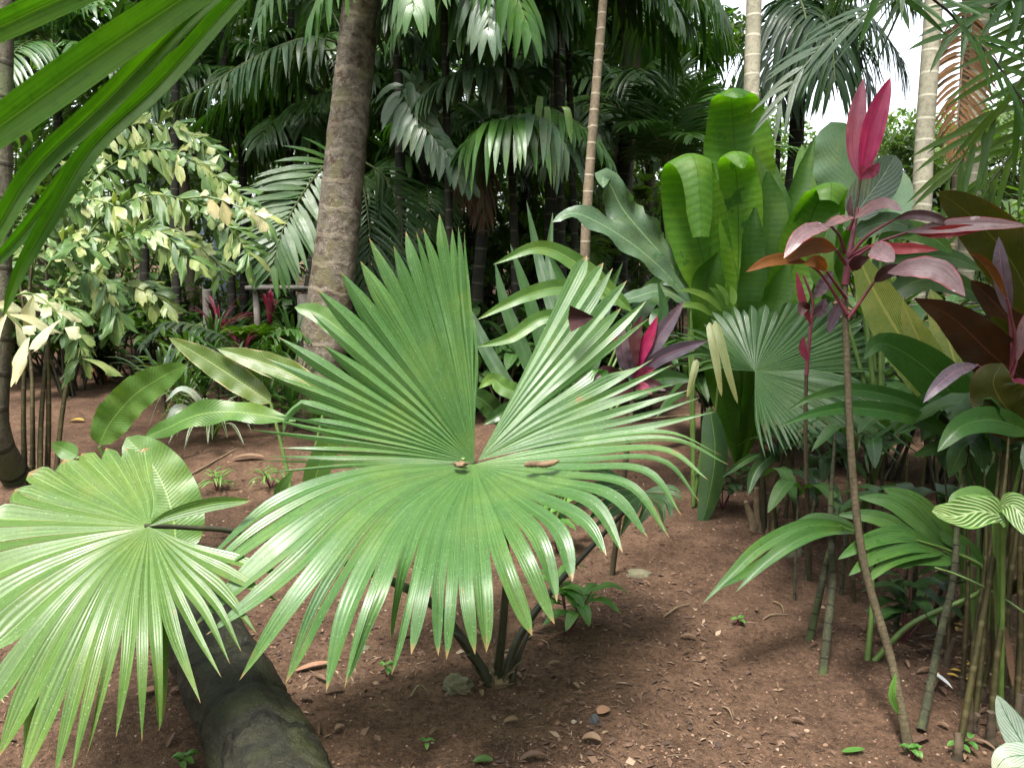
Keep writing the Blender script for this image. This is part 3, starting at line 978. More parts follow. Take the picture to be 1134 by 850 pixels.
R2 = [
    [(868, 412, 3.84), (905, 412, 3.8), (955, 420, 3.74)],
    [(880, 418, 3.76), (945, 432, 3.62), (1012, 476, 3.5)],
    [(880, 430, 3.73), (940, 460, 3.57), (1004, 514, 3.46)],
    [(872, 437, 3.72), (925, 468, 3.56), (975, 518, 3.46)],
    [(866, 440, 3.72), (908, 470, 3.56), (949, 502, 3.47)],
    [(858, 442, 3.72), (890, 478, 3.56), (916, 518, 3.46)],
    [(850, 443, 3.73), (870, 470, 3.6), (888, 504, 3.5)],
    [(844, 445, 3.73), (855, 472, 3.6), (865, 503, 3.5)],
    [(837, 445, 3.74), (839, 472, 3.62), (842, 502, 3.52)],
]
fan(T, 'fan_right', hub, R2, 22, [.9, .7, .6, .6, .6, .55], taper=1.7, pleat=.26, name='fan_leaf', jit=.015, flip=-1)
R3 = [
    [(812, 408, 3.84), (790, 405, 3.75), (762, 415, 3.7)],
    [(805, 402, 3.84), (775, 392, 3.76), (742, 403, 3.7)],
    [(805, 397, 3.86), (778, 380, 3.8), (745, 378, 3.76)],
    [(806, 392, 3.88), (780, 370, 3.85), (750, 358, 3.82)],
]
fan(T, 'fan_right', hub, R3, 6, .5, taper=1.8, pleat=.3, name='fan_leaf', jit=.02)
for pts, hwp in (([(786, 357, 3.6), (790, 380, 3.56), (795, 410, 3.55), (799, 439, 3.56)], 5), ([(792, 355, 3.6), (799, 380, 3.56), (808, 415, 3.55), (817, 447, 3.56)], 5),
                 ([(772, 398, 3.6), (768, 415, 3.58), (761, 440, 3.58)], 4)):
    LF(T, 'fan_dead', pts, hwp, 'leaf_segment', a=.15, b=.5, fold=.3, S=(1, 0, 0), label='pale yellow folded leaf segment')
TB(T, 'pet_dark', [(836, 411, 3.92), (842, 470, 4.0), (845, 530, 4.05), (846, 594, 4.1)], [.008, .012, .018], 'petiole')
for px, py, tx, ty in ((838, 590, 826, 555), (854, 592, 862, 560), (846, 596, 850, 545), (840, 594, 838, 540)):
    TB(T, 'pet_brown', [(px, py + 5, 4.1), ((px + tx) / 2, (py + ty) / 2, 4.1), (tx, ty, 4.08)], [.028, .012], 'petiole_stub', wob=.1)
LF(T, 'fan_right', [(842, 502, 4.0), (825, 510, 3.95), (800, 528, 3.9)], 4, 'leaf_segment', a=.4, b=.7, fold=.4)
LF(T, 'fan_right', [(860, 500, 4.0), (838, 520, 3.95), (828, 548, 3.9)], 7, 'leaf_segment', a=.4, b=.7, fold=.4)

# ================================================================== NEAR PALM (blades in the top left corner)
base = np.array([-1.35, -1.3, terrain(-1.35, -1.3)])
T = thing('near_palm', 'close bright green palm whose long drooping blades fill the top left corner', 'palm tree', base)
hubn = P(345, -110, .95)
TB(T, 'cane_dark', [base - np.array([0, 0, .05]), base + np.array([.05, 0, 1.6]), base + np.array([.12, .05, 2.9])], [.07, .055, .045], 'trunk', world=True, seg=12)
TB(T, 'pet_green', [base + np.array([.12, .05, 2.85]), np.array([-.9, -.3, 3.0]), np.array([-.45, .5, 2.55]), hubn], [.02, .014, .01], 'petiole', world=True)
hb = (345, -110, .95)
LF(T, 'blade', [hb, (200, -58, .88), (65, 0, .82), (0, 30, .78), (-60, 55, .74)], 15, 'leaf_blade', a=.5, b=.25, fold=.3, n=26, m=9)
LF(T, 'blade', [hb, (270, -48, .88), (200, 0, .84), (100, 68, .8), (0, 140, .76), (-60, 180, .74)], 20, 'leaf_blade', a=.5, b=.25, fold=.28, n=28, m=9)
LF(T, 'blade', [hb, (275, -40, .9), (215, 12, .86), (118, 112, .82), (42, 184, .79), (0, 250, .77), (-25, 300, .76)], 12, 'leaf_blade', a=.5, b=.3, fold=.7, n=28, m=9)
LF(T, 'blade', [hb, (290, -35, .92), (250, 10, .9), (177, 92, .86), (106, 158, .83), (60, 232, .81), (22, 300, .8), (3, 352, .79)], 11, 'leaf_blade', a=.4, b=.45, fold=.45, n=28, m=9)
LF(T, 'blade', [(215, 40, .89), (150, 110, .87), (90, 175, .85), (40, 240, .83), (5, 280, .82), (-30, 310, .81)], 9, 'leaf_blade', a=.4, b=.4, fold=.5, n=22, m=7)
LF(T, 'blade', [(245, 20, .93), (200, 60, .92), (172, 90, .91), (158, 112, .9)], 5, 'leaf_blade', a=.4, b=.6, fold=.5, n=18, m=7)

# ================================================================== FALLEN LOG
pa, pb = P(345, 965, 1.83), P(196, 632, 3.2)
pa[2], pb[2] = .11, .125
mb = MB()
nl_, ns_ = 150, 64
ax = cr([pa, (pa * .66 + pb * .34) + np.array([.01, 0, .0]), (pa * .3 + pb * .7), pb], nl_)
tl = nrm(np.gradient(ax, axis=0))
xl = nrm(np.cross(tl, [0, 0, 1.0]))
yl = np.cross(xl, tl)
A = np.zeros((nl_, ns_ + 1, 3))
UVl = np.zeros((nl_, ns_ + 1, 2))
Ll = np.linspace(0, np.linalg.norm(pb - pa), nl_)
for i_ in range(nl_):
    for j_ in range(ns_ + 1):
        th = 2 * PI * (j_ % ns_) / ns_
        q = Vector((math.cos(th) * .9, math.sin(th) * .9, Ll[i_] * 3))
        r_ = .132 + 0.014 * noise.noise(q * 1.6) + .010 * noise.noise(q * 5) + .005 * noise.noise(q * 14)
        r_ -= .012 * math.exp(-((Ll[i_] - .60 - .03 * noise.noise(q)) / .012) ** 2)
        r_ -= .008 * max(0, noise.noise(Vector((math.cos(th) * 7, math.sin(th) * 7, Ll[i_] * 1.1 + 9))) - .25)
        A[i_, j_] = ax[i_] + r_ * (xl[i_] * math.cos(th) + yl[i_] * math.sin(th))
        UVl[i_, j_] = (Ll[i_] + .05, j_ / ns_)
mb.grid(A, UVl, .5)
for k_ in (0, -1):
    mb.add(np.vstack([A[k_], ax[k_][None]]), [[i_, i_ + 1, ns_ + 1] for i_ in range(ns_)], np.zeros((ns_ + 2, 2)), .5)
tag(mb.build('fallen_log', M['logbark'], None, org=pa), 'dark wet mossy palm log lying on the soil at lower left', 'log')

# ================================================================== HELICONIAS LEFT OF THE FAN
base = G(150, 596)
T = thing('heliconia', 'broad leaved green plant rising behind the low left fan leaf', 'heliconia', base)
def petl(T, mat, frm, to, r=(.012, .008), name='leaf_stalk'):
    return TB(T, mat, [frm, ((frm[0] + to[0]) / 2, (frm[1] * .45 + to[1] * .55), (frm[2] + to[2]) / 2), to], r, name)
LF(T, 'heli', [(110, 492, 3.85), (122, 468, 3.85), (148, 438, 3.83), (178, 418, 3.8), (206, 404, 3.75)], 21, a=.35, b=.4, rip=.15, fold=.15, n=30, tear=.12)
LF(T, 'heli', [(196, 612, 3.5), (190, 565, 3.55), (172, 520, 3.6), (140, 484, 3.62)], 33, a=.3, b=.35, rip=.1, n=24)
LF(T, 'heli', [(160, 484, 3.75), (185, 474, 3.74), (220, 459, 3.7), (262, 456, 3.68), (328, 466, 3.6)], 14, a=.6, b=.55, rip=.35, ripf=3, face=.3, n=26)
LF(T, 'heli', [(85, 505, 3.6), (70, 497, 3.6), (58, 490, 3.58)], 10, a=.4, b=.5)
for to in ((110, 494, 3.85), (196, 612, 3.5), (160, 484, 3.75), (86, 506, 3.6)):
    petl(T, 'pet_green', (150, 600, 4.0), to)
base = G(330, 590)
T = thing('heliconia', 'broad leaved plant with brown scorched leaf edges left of the thick trunk', 'heliconia', base)
LF(T, 'heli_burn', [(300, 446, 4.1), (265, 422, 4.1), (225, 396, 4.08), (187, 374, 4.05)], 15, a=.5, b=.6, rip=.12, n=24, fold=.25, face=.2)
LF(T, 'heli_burn', [(362, 440, 4.05), (322, 414, 4.05), (280, 398, 4.06), (240, 386, 4.06)], 14, a=.55, b=.6, rip=.12, n=24, fold=.25, face=.2)
LF(T, 'heli', [(410, 392, 4.0), (380, 368, 4.0), (352, 347, 4.0), (326, 340, 4.0)], 12, a=.55, b=.4, rip=.08, n=20, face=.2)
for to in ((300, 446, 4.1), (362, 440, 4.05), (410, 392, 4.0)):
    petl(T, 'pet_green', (332, 592, 4.1), to)
LF(T, 'heli', [(345, 560, 4.0), (352, 520, 3.95), (372, 480, 3.9), (400, 455, 3.85)], 14, a=.4, b=.6)
LF(T, 'heli', [(330, 580, 3.95), (310, 548, 3.9), (325, 520, 3.9)], 8, a=.4, b=.6)

# ================================================================== COCONUT PALM TRUNK
base = GX(340, 6.3)
T = thing('coconut_palm', 'thick grey brown leaning palm trunk behind the fan at left of centre', 'palm tree', base)
q = P(352, 320, 6.25)
TB(T, 'coco', [base - np.array([0, 0, .08]), P(349, 440, 6.28), P(367, 320, 6.25), P(384, 160, 6.22), P(401, 0, 6.2), P(428, -200, 6.2), P(470, -420, 6.2), P(540, -850, 6.2)],
   [.20, .165, .145, .14, .138, .135, .13], 'trunk', seg=36, n=160, ringb=(.19, .008), wob=.016)
ctop = P(540, -850, 6.2)
for k in range(11):
    frond(T, 'palm', arch(ctop, k * 33 + 10, random.uniform(20, 65), 3.0, .5), .8, 30, .025, droop=.7, world=True, rr=.02)

# ================================================================== NEST FERN (tall bright leaves)
base = GX(820, 4.75)
T = thing('nest_fern', 'clump of tall upright bright green paddle leaves right of centre', 'fern', base)
b0 = (818, 520, 4.7)
tipprof = ([0, .3, .55, .75, .9, 1], [.12, .3, .8, 1, .95, .7])
def nest(mat, pts, hw, S=(1, 0, 0), prof=([0, .2, .4, .56, .68, .76, .82, .88, .95, 1], [.10, .22, .62, .95, 1, .88, .66, .62, .56, .30]), **k):
    LF(T, mat, [b0] + pts, hw, 'frond', prof=prof, rip=.15, ripf=4, n=54, m=11, S=S, fold=k.pop('fold', .04), curl=k.pop('curl', .34), tear=.035, **k)
rnd_tip = ([0, .18, .36, .55, .70, .80, .88, .94, .98, 1], [.12, .28, .66, .96, 1, .95, .80, .58, .32, .08])
nest('nest', [(818, 345, 4.7), (817, 240, 4.76), (813, 150, 4.74), (810, 108, 4.66), (813, 97, 4.56), (818, 108, 4.5)], 40, prof=rnd_tip)
nest('nest', [(800, 350, 4.5), (778, 285, 4.45), (762, 215, 4.42), (760, 176, 4.34), (767, 172, 4.25), (774, 200, 4.2), (777, 262, 4.18)], 34,
     prof=([0, .2, .4, .55, .66, .74, .80, .88, .95, 1], [.12, .3, .72, 1, 1, .9, .66, .48, .40, .25]))
nest('nest', [(816, 350, 4.45), (818, 270, 4.42), (816, 200, 4.38), (812, 172, 4.3), (817, 168, 4.22), (823, 186, 4.18)], 25, prof=rnd_tip)
nest('nest', [(870, 360, 4.42), (890, 290, 4.40), (908, 235, 4.36), (920, 205, 4.28), (928, 203, 4.2), (930, 216, 4.16)], 29, prof=rnd_tip)
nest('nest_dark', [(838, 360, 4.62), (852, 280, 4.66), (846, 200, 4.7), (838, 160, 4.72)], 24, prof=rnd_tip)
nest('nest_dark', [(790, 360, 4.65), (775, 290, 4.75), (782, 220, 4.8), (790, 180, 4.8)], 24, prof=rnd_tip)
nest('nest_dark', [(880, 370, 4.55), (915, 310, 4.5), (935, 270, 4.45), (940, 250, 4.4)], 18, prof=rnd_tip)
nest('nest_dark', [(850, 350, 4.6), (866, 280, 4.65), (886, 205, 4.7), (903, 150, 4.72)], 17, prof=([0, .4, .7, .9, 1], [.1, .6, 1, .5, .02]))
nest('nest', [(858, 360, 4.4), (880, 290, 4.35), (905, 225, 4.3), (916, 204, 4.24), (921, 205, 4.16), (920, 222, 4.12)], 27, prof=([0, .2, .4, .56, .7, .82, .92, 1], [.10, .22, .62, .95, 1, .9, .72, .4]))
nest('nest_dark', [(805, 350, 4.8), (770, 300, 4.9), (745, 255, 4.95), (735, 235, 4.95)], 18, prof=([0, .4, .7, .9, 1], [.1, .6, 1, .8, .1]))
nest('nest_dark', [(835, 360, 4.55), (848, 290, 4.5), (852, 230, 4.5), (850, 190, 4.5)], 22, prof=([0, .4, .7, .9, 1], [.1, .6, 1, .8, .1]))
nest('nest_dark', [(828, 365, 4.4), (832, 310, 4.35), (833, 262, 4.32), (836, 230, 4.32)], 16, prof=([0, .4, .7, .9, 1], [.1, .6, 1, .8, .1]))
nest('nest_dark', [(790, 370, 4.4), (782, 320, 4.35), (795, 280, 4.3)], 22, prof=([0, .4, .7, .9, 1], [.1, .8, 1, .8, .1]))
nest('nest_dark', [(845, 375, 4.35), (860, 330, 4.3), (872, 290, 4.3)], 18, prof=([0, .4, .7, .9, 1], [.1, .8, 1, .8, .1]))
TB(T, 'pet_brown', [base - np.array([0, 0, .05]), base + np.array([0, 0, .12]), base + np.array([0, 0, .3])], [.16, .14, .07], 'root_ball', world=True, wob=.1, seg=14)
# grey ragged leaves leaning left
base = GX(765, 4.5)
T = thing('ginger_plant', 'ragged grey green broad leaves leaning left beside the bright paddle leaves', 'broad leaved plant', base)
LF(T, 'ginger_grey', [(762, 330, 4.45), (745, 296, 4.45), (715, 262, 4.42), (690, 232, 4.4), (676, 205, 4.36), (668, 196, 4.3), (668, 208, 4.24)], 22, a=.7, b=.5, rip=.35, ripf=4, face=.3, tear=.3, n=30, m=9)
LF(T, 'ginger_grey', [(765, 335, 4.4), (735, 300, 4.38), (700, 270, 4.34), (662, 246, 4.3), (634, 236, 4.27), (612, 246, 4.24)], 15, a=.8, b=.5, rip=.3, ripf=4, face=.45, n=28)
LF(T, 'ginger_grey', [(768, 340, 4.4), (735, 322, 4.36), (700, 330, 4.3), (655, 340, 4.26)], 10, a=.6, b=.7, face=.5, rip=.15)
for to in ((762, 330, 4.45), (765, 335, 4.4), (768, 340, 4.4)):
    petl(T, 'pet_green', (768, 560, 4.5), to)
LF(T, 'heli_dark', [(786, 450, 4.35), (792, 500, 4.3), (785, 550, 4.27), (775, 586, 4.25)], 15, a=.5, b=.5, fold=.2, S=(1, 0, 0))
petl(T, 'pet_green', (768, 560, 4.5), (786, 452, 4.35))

# dark gingers behind the gap of the fan
base = GX(600, 4.3)
T = thing('ginger_plant', 'dark green broad leaves seen through the notch of the big fan', 'broad leaved plant', base)
for pts, hwp, mat in (
    ([(700, 345, 4.2), (645, 296, 4.2), (598, 274, 4.18), (546, 293, 4.12)], 10, 'heli'),
    ([(675, 330, 4.1), (625, 318, 4.08), (580, 328, 4.02), (528, 354, 3.95)], 9, 'heli'),
    ([(640, 350, 4.0), (600, 352, 3.98), (565, 374, 3.94), (528, 384, 3.9)], 8, 'heli'),
    ([(600, 440, 4.3), (580, 390, 4.35), (560, 340, 4.4), (548, 290, 4.45)], 8, 'notch'),
    ([(610, 440, 4.4), (600, 380, 4.5), (585, 330, 4.55), (565, 270, 4.6)], 8, 'notch'),
    ([(620, 430, 4.5), (630, 370, 4.6), (625, 320, 4.7), (605, 275, 4.7)], 8, 'notch'),
    ([(650, 430, 4.5), (665, 370, 4.6), (672, 330, 4.7), (690, 290, 4.7)], 8, 'notch'),
    ([(590, 440, 4.1), (560, 430, 4.1), (545, 420, 4.1), (530, 430, 4.05)], 10, 'heli'),
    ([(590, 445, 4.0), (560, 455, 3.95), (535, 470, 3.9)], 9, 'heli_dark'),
    ([(640, 400, 4.6), (610, 300, 5.0), (612, 235, 5.1)], 7, 'notch'),
    ([(630, 400, 4.6), (600, 300, 5.0), (583, 222, 5.1)], 7, 'notch'),
    ([(690, 430, 4.3), (720, 380, 4.3), (735, 345, 4.3), (728, 310, 4.3)], 8, 'notch'),
    ([(690, 440, 4.2), (730, 420, 4.1), (770, 420, 4.0)], 12, 'heli_dark'),
    ([(580, 450, 4.5), (545, 400, 4.6), (520, 350, 4.7), (500, 320, 4.8)], 8, 'notch'),
    ([(560, 470, 4.3), (530, 440, 4.2), (500, 440, 4.2)], 12, 'heli_dark'),
    ([(700, 360, 4.6), (725, 320, 4.8), (755, 300, 4.8), (770, 315, 4.8)], 12, 'heli_dark')):
    LF(T, mat, pts, hwp, a=.55, b=.7, rip=.15, fold=.3, face=.15 if mat == 'heli' else random.uniform(-.3, .3))
    petl(T, 'pet_green', (610, 585, 4.3), pts[0], (.011, .007))

# ================================================================== CORDYLINES
base = G(1008, 833)
T = thing('cordyline', 'tall thin stemmed plant with two hot pink top leaves at the right', 'cordyline', base)
TB(T, 'cord_stem', [(1008, 838, 2.37), (988, 735, 2.45), (957, 625, 2.52), (944, 520, 2.56), (938, 400, 2.6), (936, 310, 2.62), (945, 250, 2.62), (953, 200, 2.62)],
   [.016, .013, .0122, .0118, .0112, .0105, .006, .004], 'stem', seg=10, n=70, ringb=(.02, .06))
def cl(mat, pts, hw, pet=None, lab=None, **k):
    o = LF(T, mat, pts, hw * 1.04, 'leaf', fold=k.pop('fold', .25), a=k.pop('a', .85), b=k.pop('b', .9), rip=k.pop('rip', .10), **k)
    if pet:
        TB(T, 'cord_pet', pet + [pts[0]], [.007, .005, .004], 'leaf_stalk', seg=6)
cl('pink_dull', [(953, 200, 2.62), (947, 170, 2.63), (949, 130, 2.64), (956, 87, 2.66)], 9.5)
cl('pink', [(954, 200, 2.61), (962, 165, 2.59), (972, 125, 2.58), (986, 86, 2.58)], 11.5, fold=.35)
cl('pink_dull', [(954, 196, 2.6), (966, 190, 2.57), (974, 180, 2.55)], 6)
cl('cord_dark', [(944, 245, 2.6), (941, 232, 2.6), (942, 216, 2.6)], 3)
cl('pink_grey', [(920, 250, 2.5), (900, 254, 2.45), (884, 264, 2.42), (868, 286, 2.4)], 9, [(935, 280, 2.6), (930, 262, 2.55)], face=.35)
cl('pink_grey', [(945, 240, 2.58), (930, 244, 2.52), (912, 252, 2.48)], 7, face=.5)
cl('pink_grey', [(946, 242, 2.58), (965, 230, 2.54), (982, 226, 2.5), (1000, 234, 2.47)], 7, [(940, 255, 2.6)], face=.4)
cl('cord_orange', [(926, 276, 2.55), (906, 272, 2.5), (888, 278, 2.47), (871, 290, 2.45)], 9, [(936, 292, 2.6)], face=.1)
cl('cord_orange', [(893, 291, 2.5), (873, 287, 2.46), (850, 290, 2.43), (826, 301, 2.4)], 6.5, [(938, 348, 2.6), (924, 325, 2.58), (908, 302, 2.54)], face=.2)
cl('cord_orange', [(915, 300, 2.5), (905, 290, 2.46), (890, 292, 2.42)], 7, [(937, 330, 2.6)])
cl('cord_dark', [(990, 243, 2.5), (1010, 238, 2.46), (1035, 241, 2.42), (1058, 252, 2.4)], 5.5, [(939, 285, 2.6), (960, 262, 2.56)], face=.1)
cl('pink_grey', [(1005, 257, 2.5), (1040, 252, 2.42), (1085, 248, 2.36), (1140, 250, 2.3)], 8, [(940, 290, 2.6), (970, 270, 2.55)], face=.25)
cl('pink_red', [(1015, 259, 2.49), (1040, 257, 2.42), (1070, 254, 2.38), (1095, 252, 2.36)], 6.5, face=-.1)
cl('pink_red', [(962, 272, 2.56), (990, 275, 2.5), (1015, 275, 2.46), (1040, 277, 2.44)], 6, [(940, 284, 2.6)], face=.05)
cl('pink_grey', [(965, 275, 2.5), (978, 280, 2.44), (990, 290, 2.4)], 11, face=.15, a=.5, b=.5)
cl('cord_dark', [(968, 312, 2.55), (985, 300, 2.5), (1005, 297, 2.48)], 7, [(940, 352, 2.6), (952, 335, 2.58)], face=.1)
cl('pink_grey', [(983, 302, 2.5), (1012, 297, 2.44), (1042, 302, 2.4), (1069, 328, 2.36)], 13, face=.35)
cl('cord_dark', [(944, 300, 2.58), (950, 290, 2.54), (962, 286, 2.5)], 7)
cl('cord_purple', [(936, 330, 2.66), (926, 345, 2.68), (917, 370, 2.7)], 6)
TB(T, 'cord_pet', [(936, 315, 2.62), (939, 290, 2.61), (944, 262, 2.61), (950, 230, 2.61)], [.013, .011, .008, .005], 'leaf_sheath')
LF(T, 'sprout', [(995, 790, 2.4), (988, 770, 2.38), (992, 745, 2.37)], 4, 'shoot')

base = G(897, 640)
T = thing('cordyline', 'small slim pink stemmed plant standing left of the tall pink topped one', 'cordyline', base)
TB(T, 'cord_stem', [(897, 642, 3.57), (894, 560, 3.4), (892, 470, 3.3), (893, 413, 3.25)], [.012, .010, .008], 'stem', n=30)
TB(T, 'cord_pet', [(893, 415, 3.25), (897, 370, 3.24), (900, 335, 3.23), (890, 305, 3.22)], [.009, .007, .005], 'leaf_sheath')
cl('cord_purple', [(902, 330, 3.22), (912, 316, 3.2), (922, 300, 3.18)], 7)
cl('cord_purple', [(900, 350, 3.2), (910, 342, 3.16), (914, 330, 3.14)], 6)
cl('cord_dark', [(895, 345, 3.22), (890, 340, 3.18), (886, 350, 3.15)], 6)
cl('pink_dull', [(898, 360, 3.23), (888, 330, 3.2), (882, 300, 3.18)], 4)
cl('pink_dull', [(894, 400, 3.22), (889, 385, 3.2), (890, 372, 3.18)], 4)

base = GX(690, 3.25)
T = thing('cordyline', 'purple and hot pink leaved plant partly behind the right half of the big fan', 'cordyline', base)
TB(T, 'cord_stem', [base, P(692, 520, 3.42), P(699, 455, 3.4), P(702, 425, 3.38)], [.014, .012, .010], 'stem', world=True, n=20)
for mat, pts, hwp in (
    ('cord_purple', [(704, 420, 3.36), (722, 385, 3.34), (742, 355, 3.33), (758, 333, 3.32)], 9),
    ('cord_purple', [(706, 420, 3.34), (728, 398, 3.28), (755, 386, 3.24), (784, 377, 3.2)], 8),
    ('pink', [(702, 420, 3.36), (708, 395, 3.34), (718, 375, 3.33), (728, 350, 3.32)], 7),
    ('pink', [(701, 418, 3.34), (692, 395, 3.3), (684, 378, 3.28), (676, 372, 3.27)], 6),
    ('cord_dark', [(700, 420, 3.34), (700, 385, 3.32), (706, 362, 3.31), (712, 348, 3.3)], 8),
    ('cord_dark', [(698, 425, 3.3), (682, 415, 3.26), (668, 412, 3.24), (655, 425, 3.22)], 7),
    ('pink_dull', [(704, 425, 3.3), (715, 412, 3.26), (725, 408, 3.22)], 6),
    ('cord_purple', [(700, 420, 3.33), (690, 390, 3.28), (690, 360, 3.26)], 8),
    ('cord_dark', [(702, 430, 3.3), (690, 432, 3.25), (672, 438, 3.2)], 7),
    ('pink_dull', [(704, 430, 3.3), (712, 428, 3.26), (722, 436, 3.22)], 5),
    ('cord_dark', [(703, 430, 3.3), (720, 425, 3.26), (738, 432, 3.22)], 6)):
    cl(mat, pts, hwp)
mb = MB()
c = P(637, 352, 2.62)
mb.ribbon(pw([(657, 351, 2.66), (646, 352, 2.64), (629, 353, 2.62)]), .043, N=toCam(c), n=12, m=7, prof=([0, .5, 1], [.03, .55, 1]), fold=.45)
tag(mb.build('fallen_leaf', M['cord_dark'], None, org=c), 'dark burgundy leaf tip caught on the right upper part of the big fan', 'leaf')

# ================================================================== RIGHT EDGE: broad maroon plant, striped plant, gingers
base = GX(1150, 2.95)
T = thing('canna', 'big olive and maroon leaved plant at the right edge', 'broad leaved plant', base)
TB(T, 'green_cane', [base, P(1150, 620, 2.9), P(1142, 470, 2.8), P(1138, 380, 2.75)], [.024, .02, .014], 'stem', world=True, n=20)
LF(T, 'olive', [(1150, 350, 2.7), (1120, 290, 2.65), (1082, 245, 2.6), (1040, 212, 2.56)], 29, a=.5, b=.5, rip=.18, ripf=3, n=26, fold=.1)
LF(T, 'maroon', [(1140, 425, 2.7), (1098, 392, 2.62), (1055, 352, 2.56), (1012, 330, 2.52)], 26, a=.5, b=.75, rip=.1, n=26, fold=.12)
LF(T, 'olive', [(1150, 480, 2.55), (1118, 455, 2.5), (1100, 425, 2.48), (1110, 402, 2.46)], 30, a=.5, b=.4, rip=.15, n=24, fold=.1)
LF(T, 'olive', [(1128, 385, 2.65), (1112, 365, 2.62), (1096, 350, 2.6)], 11, a=.5, b=.6)
LF(T, 'maroon', [(1150, 400, 2.9), (1110, 345, 2.9), (1075, 310, 2.9)], 16, a=.5, b=.5)
for to in ((1150, 350, 2.7), (1140, 425, 2.7), (1150, 480, 2.55), (1128, 385, 2.65)):
    TB(T, 'cord_pet', [(1144, 480, 2.8), ((1144 + to[0]) / 2, (480 + to[1]) / 2, 2.76), to], [.010, .007], 'leaf_stalk')
base = GX(1122, 2.75)
T = thing('cordyline', 'grey pink leaved plant in front of the olive leaves at the right edge', 'cordyline', base)
TB(T, 'cord_stem', [base, P(1118, 600, 2.7), P(1112, 500, 2.66), P(1112, 440, 2.64)], [.012, .010, .008], 'stem', world=True, n=20)
cl('cord_purple', [(1118, 350, 2.58), (1112, 320, 2.56), (1108, 292, 2.55), (1106, 262, 2.55)], 8.5, [(1112, 440, 2.64), (1120, 400, 2.6)])
cl('pink_grey', [(1126, 400, 2.58), (1132, 370, 2.55), (1140, 340, 2.53)], 6, [(1112, 440, 2.64), (1118, 425, 2.6)])
cl('pink_dull', [(1122, 420, 2.57), (1130, 425, 2.54), (1145, 440, 2.5)], 6, [(1112, 445, 2.64)])
cl('cord_orange', [(1115, 330, 2.5), (1100, 300, 2.48), (1085, 285, 2.46), (1072, 280, 2.45)], 4, [(1114, 430, 2.62), (1124, 380, 2.55)])
cl('cord_purple', [(1082, 404, 2.5), (1060, 410, 2.46), (1040, 426, 2.43), (1022, 446, 2.42)], 8, [(1112, 445, 2.64), (1096, 415, 2.55)], face=.2)

base = GX(1062, 3.3)
T = thing('striped_plant', 'yellow green leaves with slanting dark stripes right of the slim pink stem', 'striped plant', base)
LF(T, 'stripe', [(1062, 468, 3.2), (1020, 408, 3.18), (985, 352, 3.16), (962, 310, 3.14), (950, 280, 3.12)], 24, a=.6, b=.45, rip=.08, n=26, fold=.2)
LF(T, 'stripe', [(1064, 468, 3.15), (1038, 418, 3.1), (1015, 370, 3.06), (1000, 335, 3.04)], 17, a=.6, b=.5, rip=.12, n=24, fold=.45)
LF(T, 'stripe', [(1066, 470, 3.2), (1062, 420, 3.2), (1045, 360, 3.22), (1030, 320, 3.25)], 17, a=.6, b=.5, n=22, fold=.3)
LF(T, 'ginger_grey', [(1070, 470, 3.1), (1078, 430, 3.08), (1070, 390, 3.06), (1062, 365, 3.05)], 7, a=.5, b=.5, fold=.4)
for to in ((1062, 466, 3.2), (1064, 466, 3.15), (1066, 468, 3.2), (1070, 468, 3.1)):
    petl(T, 'pet_green', (1066, 690, 3.3), to, (.009, .006))

base = GX(1078, 2.95)
T = thing('ginger_plant', 'deep green arching strap leaves above the cane clump at right', 'broad leaved plant', base)
LF(T, 'ginger', [(1062, 486, 2.75), (1010, 462, 2.7), (950, 452, 2.64), (905, 457, 2.6), (862, 472, 2.56)], 10, a=.5, b=.75, n=26, face=.2, fold=.3)
LF(T, 'ginger', [(1060, 480, 2.85), (1010, 447, 2.82), (950, 432, 2.8), (900, 440, 2.78), (868, 458, 2.76)], 9, a=.5, b=.75, n=26, face=.2, fold=.3)
LF(T, 'ginger', [(1085, 490, 2.95), (1050, 432, 2.95), (1010, 396, 2.94), (975, 380, 2.93), (956, 398, 2.9)], 25, a=.5, b=.7, n=26, fold=.15, face=.1)
LF(T, 'ginger', [(1100, 500, 2.9), (1072, 470, 2.9), (1035, 450, 2.9), (990, 480, 2.85)], 20, a=.5, b=.6, n=22, fold=.2)
LF(T, 'ginger', [(1140, 478, 2.5), (1100, 465, 2.48), (1065, 472, 2.46), (1038, 500, 2.44)], 15, a=.5, b=.6, n=22, fold=.2, face=.1)
LF(T, 'heli_dark', [(1085, 560, 2.9), (1072, 520, 2.9), (1048, 495, 2.88), (1010, 505, 2.85)], 12, a=.5, b=.6)
LF(T, 'heli_dark', [(1100, 560, 2.8), (1112, 520, 2.75), (1134, 495, 2.7)], 14, a=.5, b=.6)
for to in ((1062, 486, 2.75), (1060, 480, 2.85), (1085, 490, 2.95), (1100, 500, 2.9), (1140, 478, 2.5), (1085, 560, 2.9), (1100, 560, 2.8)):
    petl(T, 'pet_green', (1082, 745, 2.8), to, (.010, .006))

base = GX(1112, 2.5)
T = thing('calathea', 'plant with a curled pale leaf with white veins at the right edge', 'calathea', base)
LF(T, 'vein', [(1112, 572, 2.32), (1085, 566, 2.28), (1058, 572, 2.26), (1032, 566, 2.24)], 20, a=.35, b=.35, n=24, m=11, face=.35, rip=.25, ripf=2, fold=.3)
LF(T, 'vein', [(1106, 560, 2.36), (1122, 560, 2.3), (1136, 580, 2.26), (1150, 600, 2.22)], 15, a=.4, b=.5, n=20, m=9, face=.3, fold=.3)
LF(T, 'heli', [(1100, 560, 2.4), (1085, 548, 2.4), (1062, 550, 2.4), (1050, 558, 2.4)], 10, a=.4, b=.5, face=.3)
for to in ((1112, 572, 2.32), (1106, 560, 2.36), (1100, 560, 2.4)):
    petl(T, 'pet_green', (1108, 800, 2.5), to, (.009, .006))

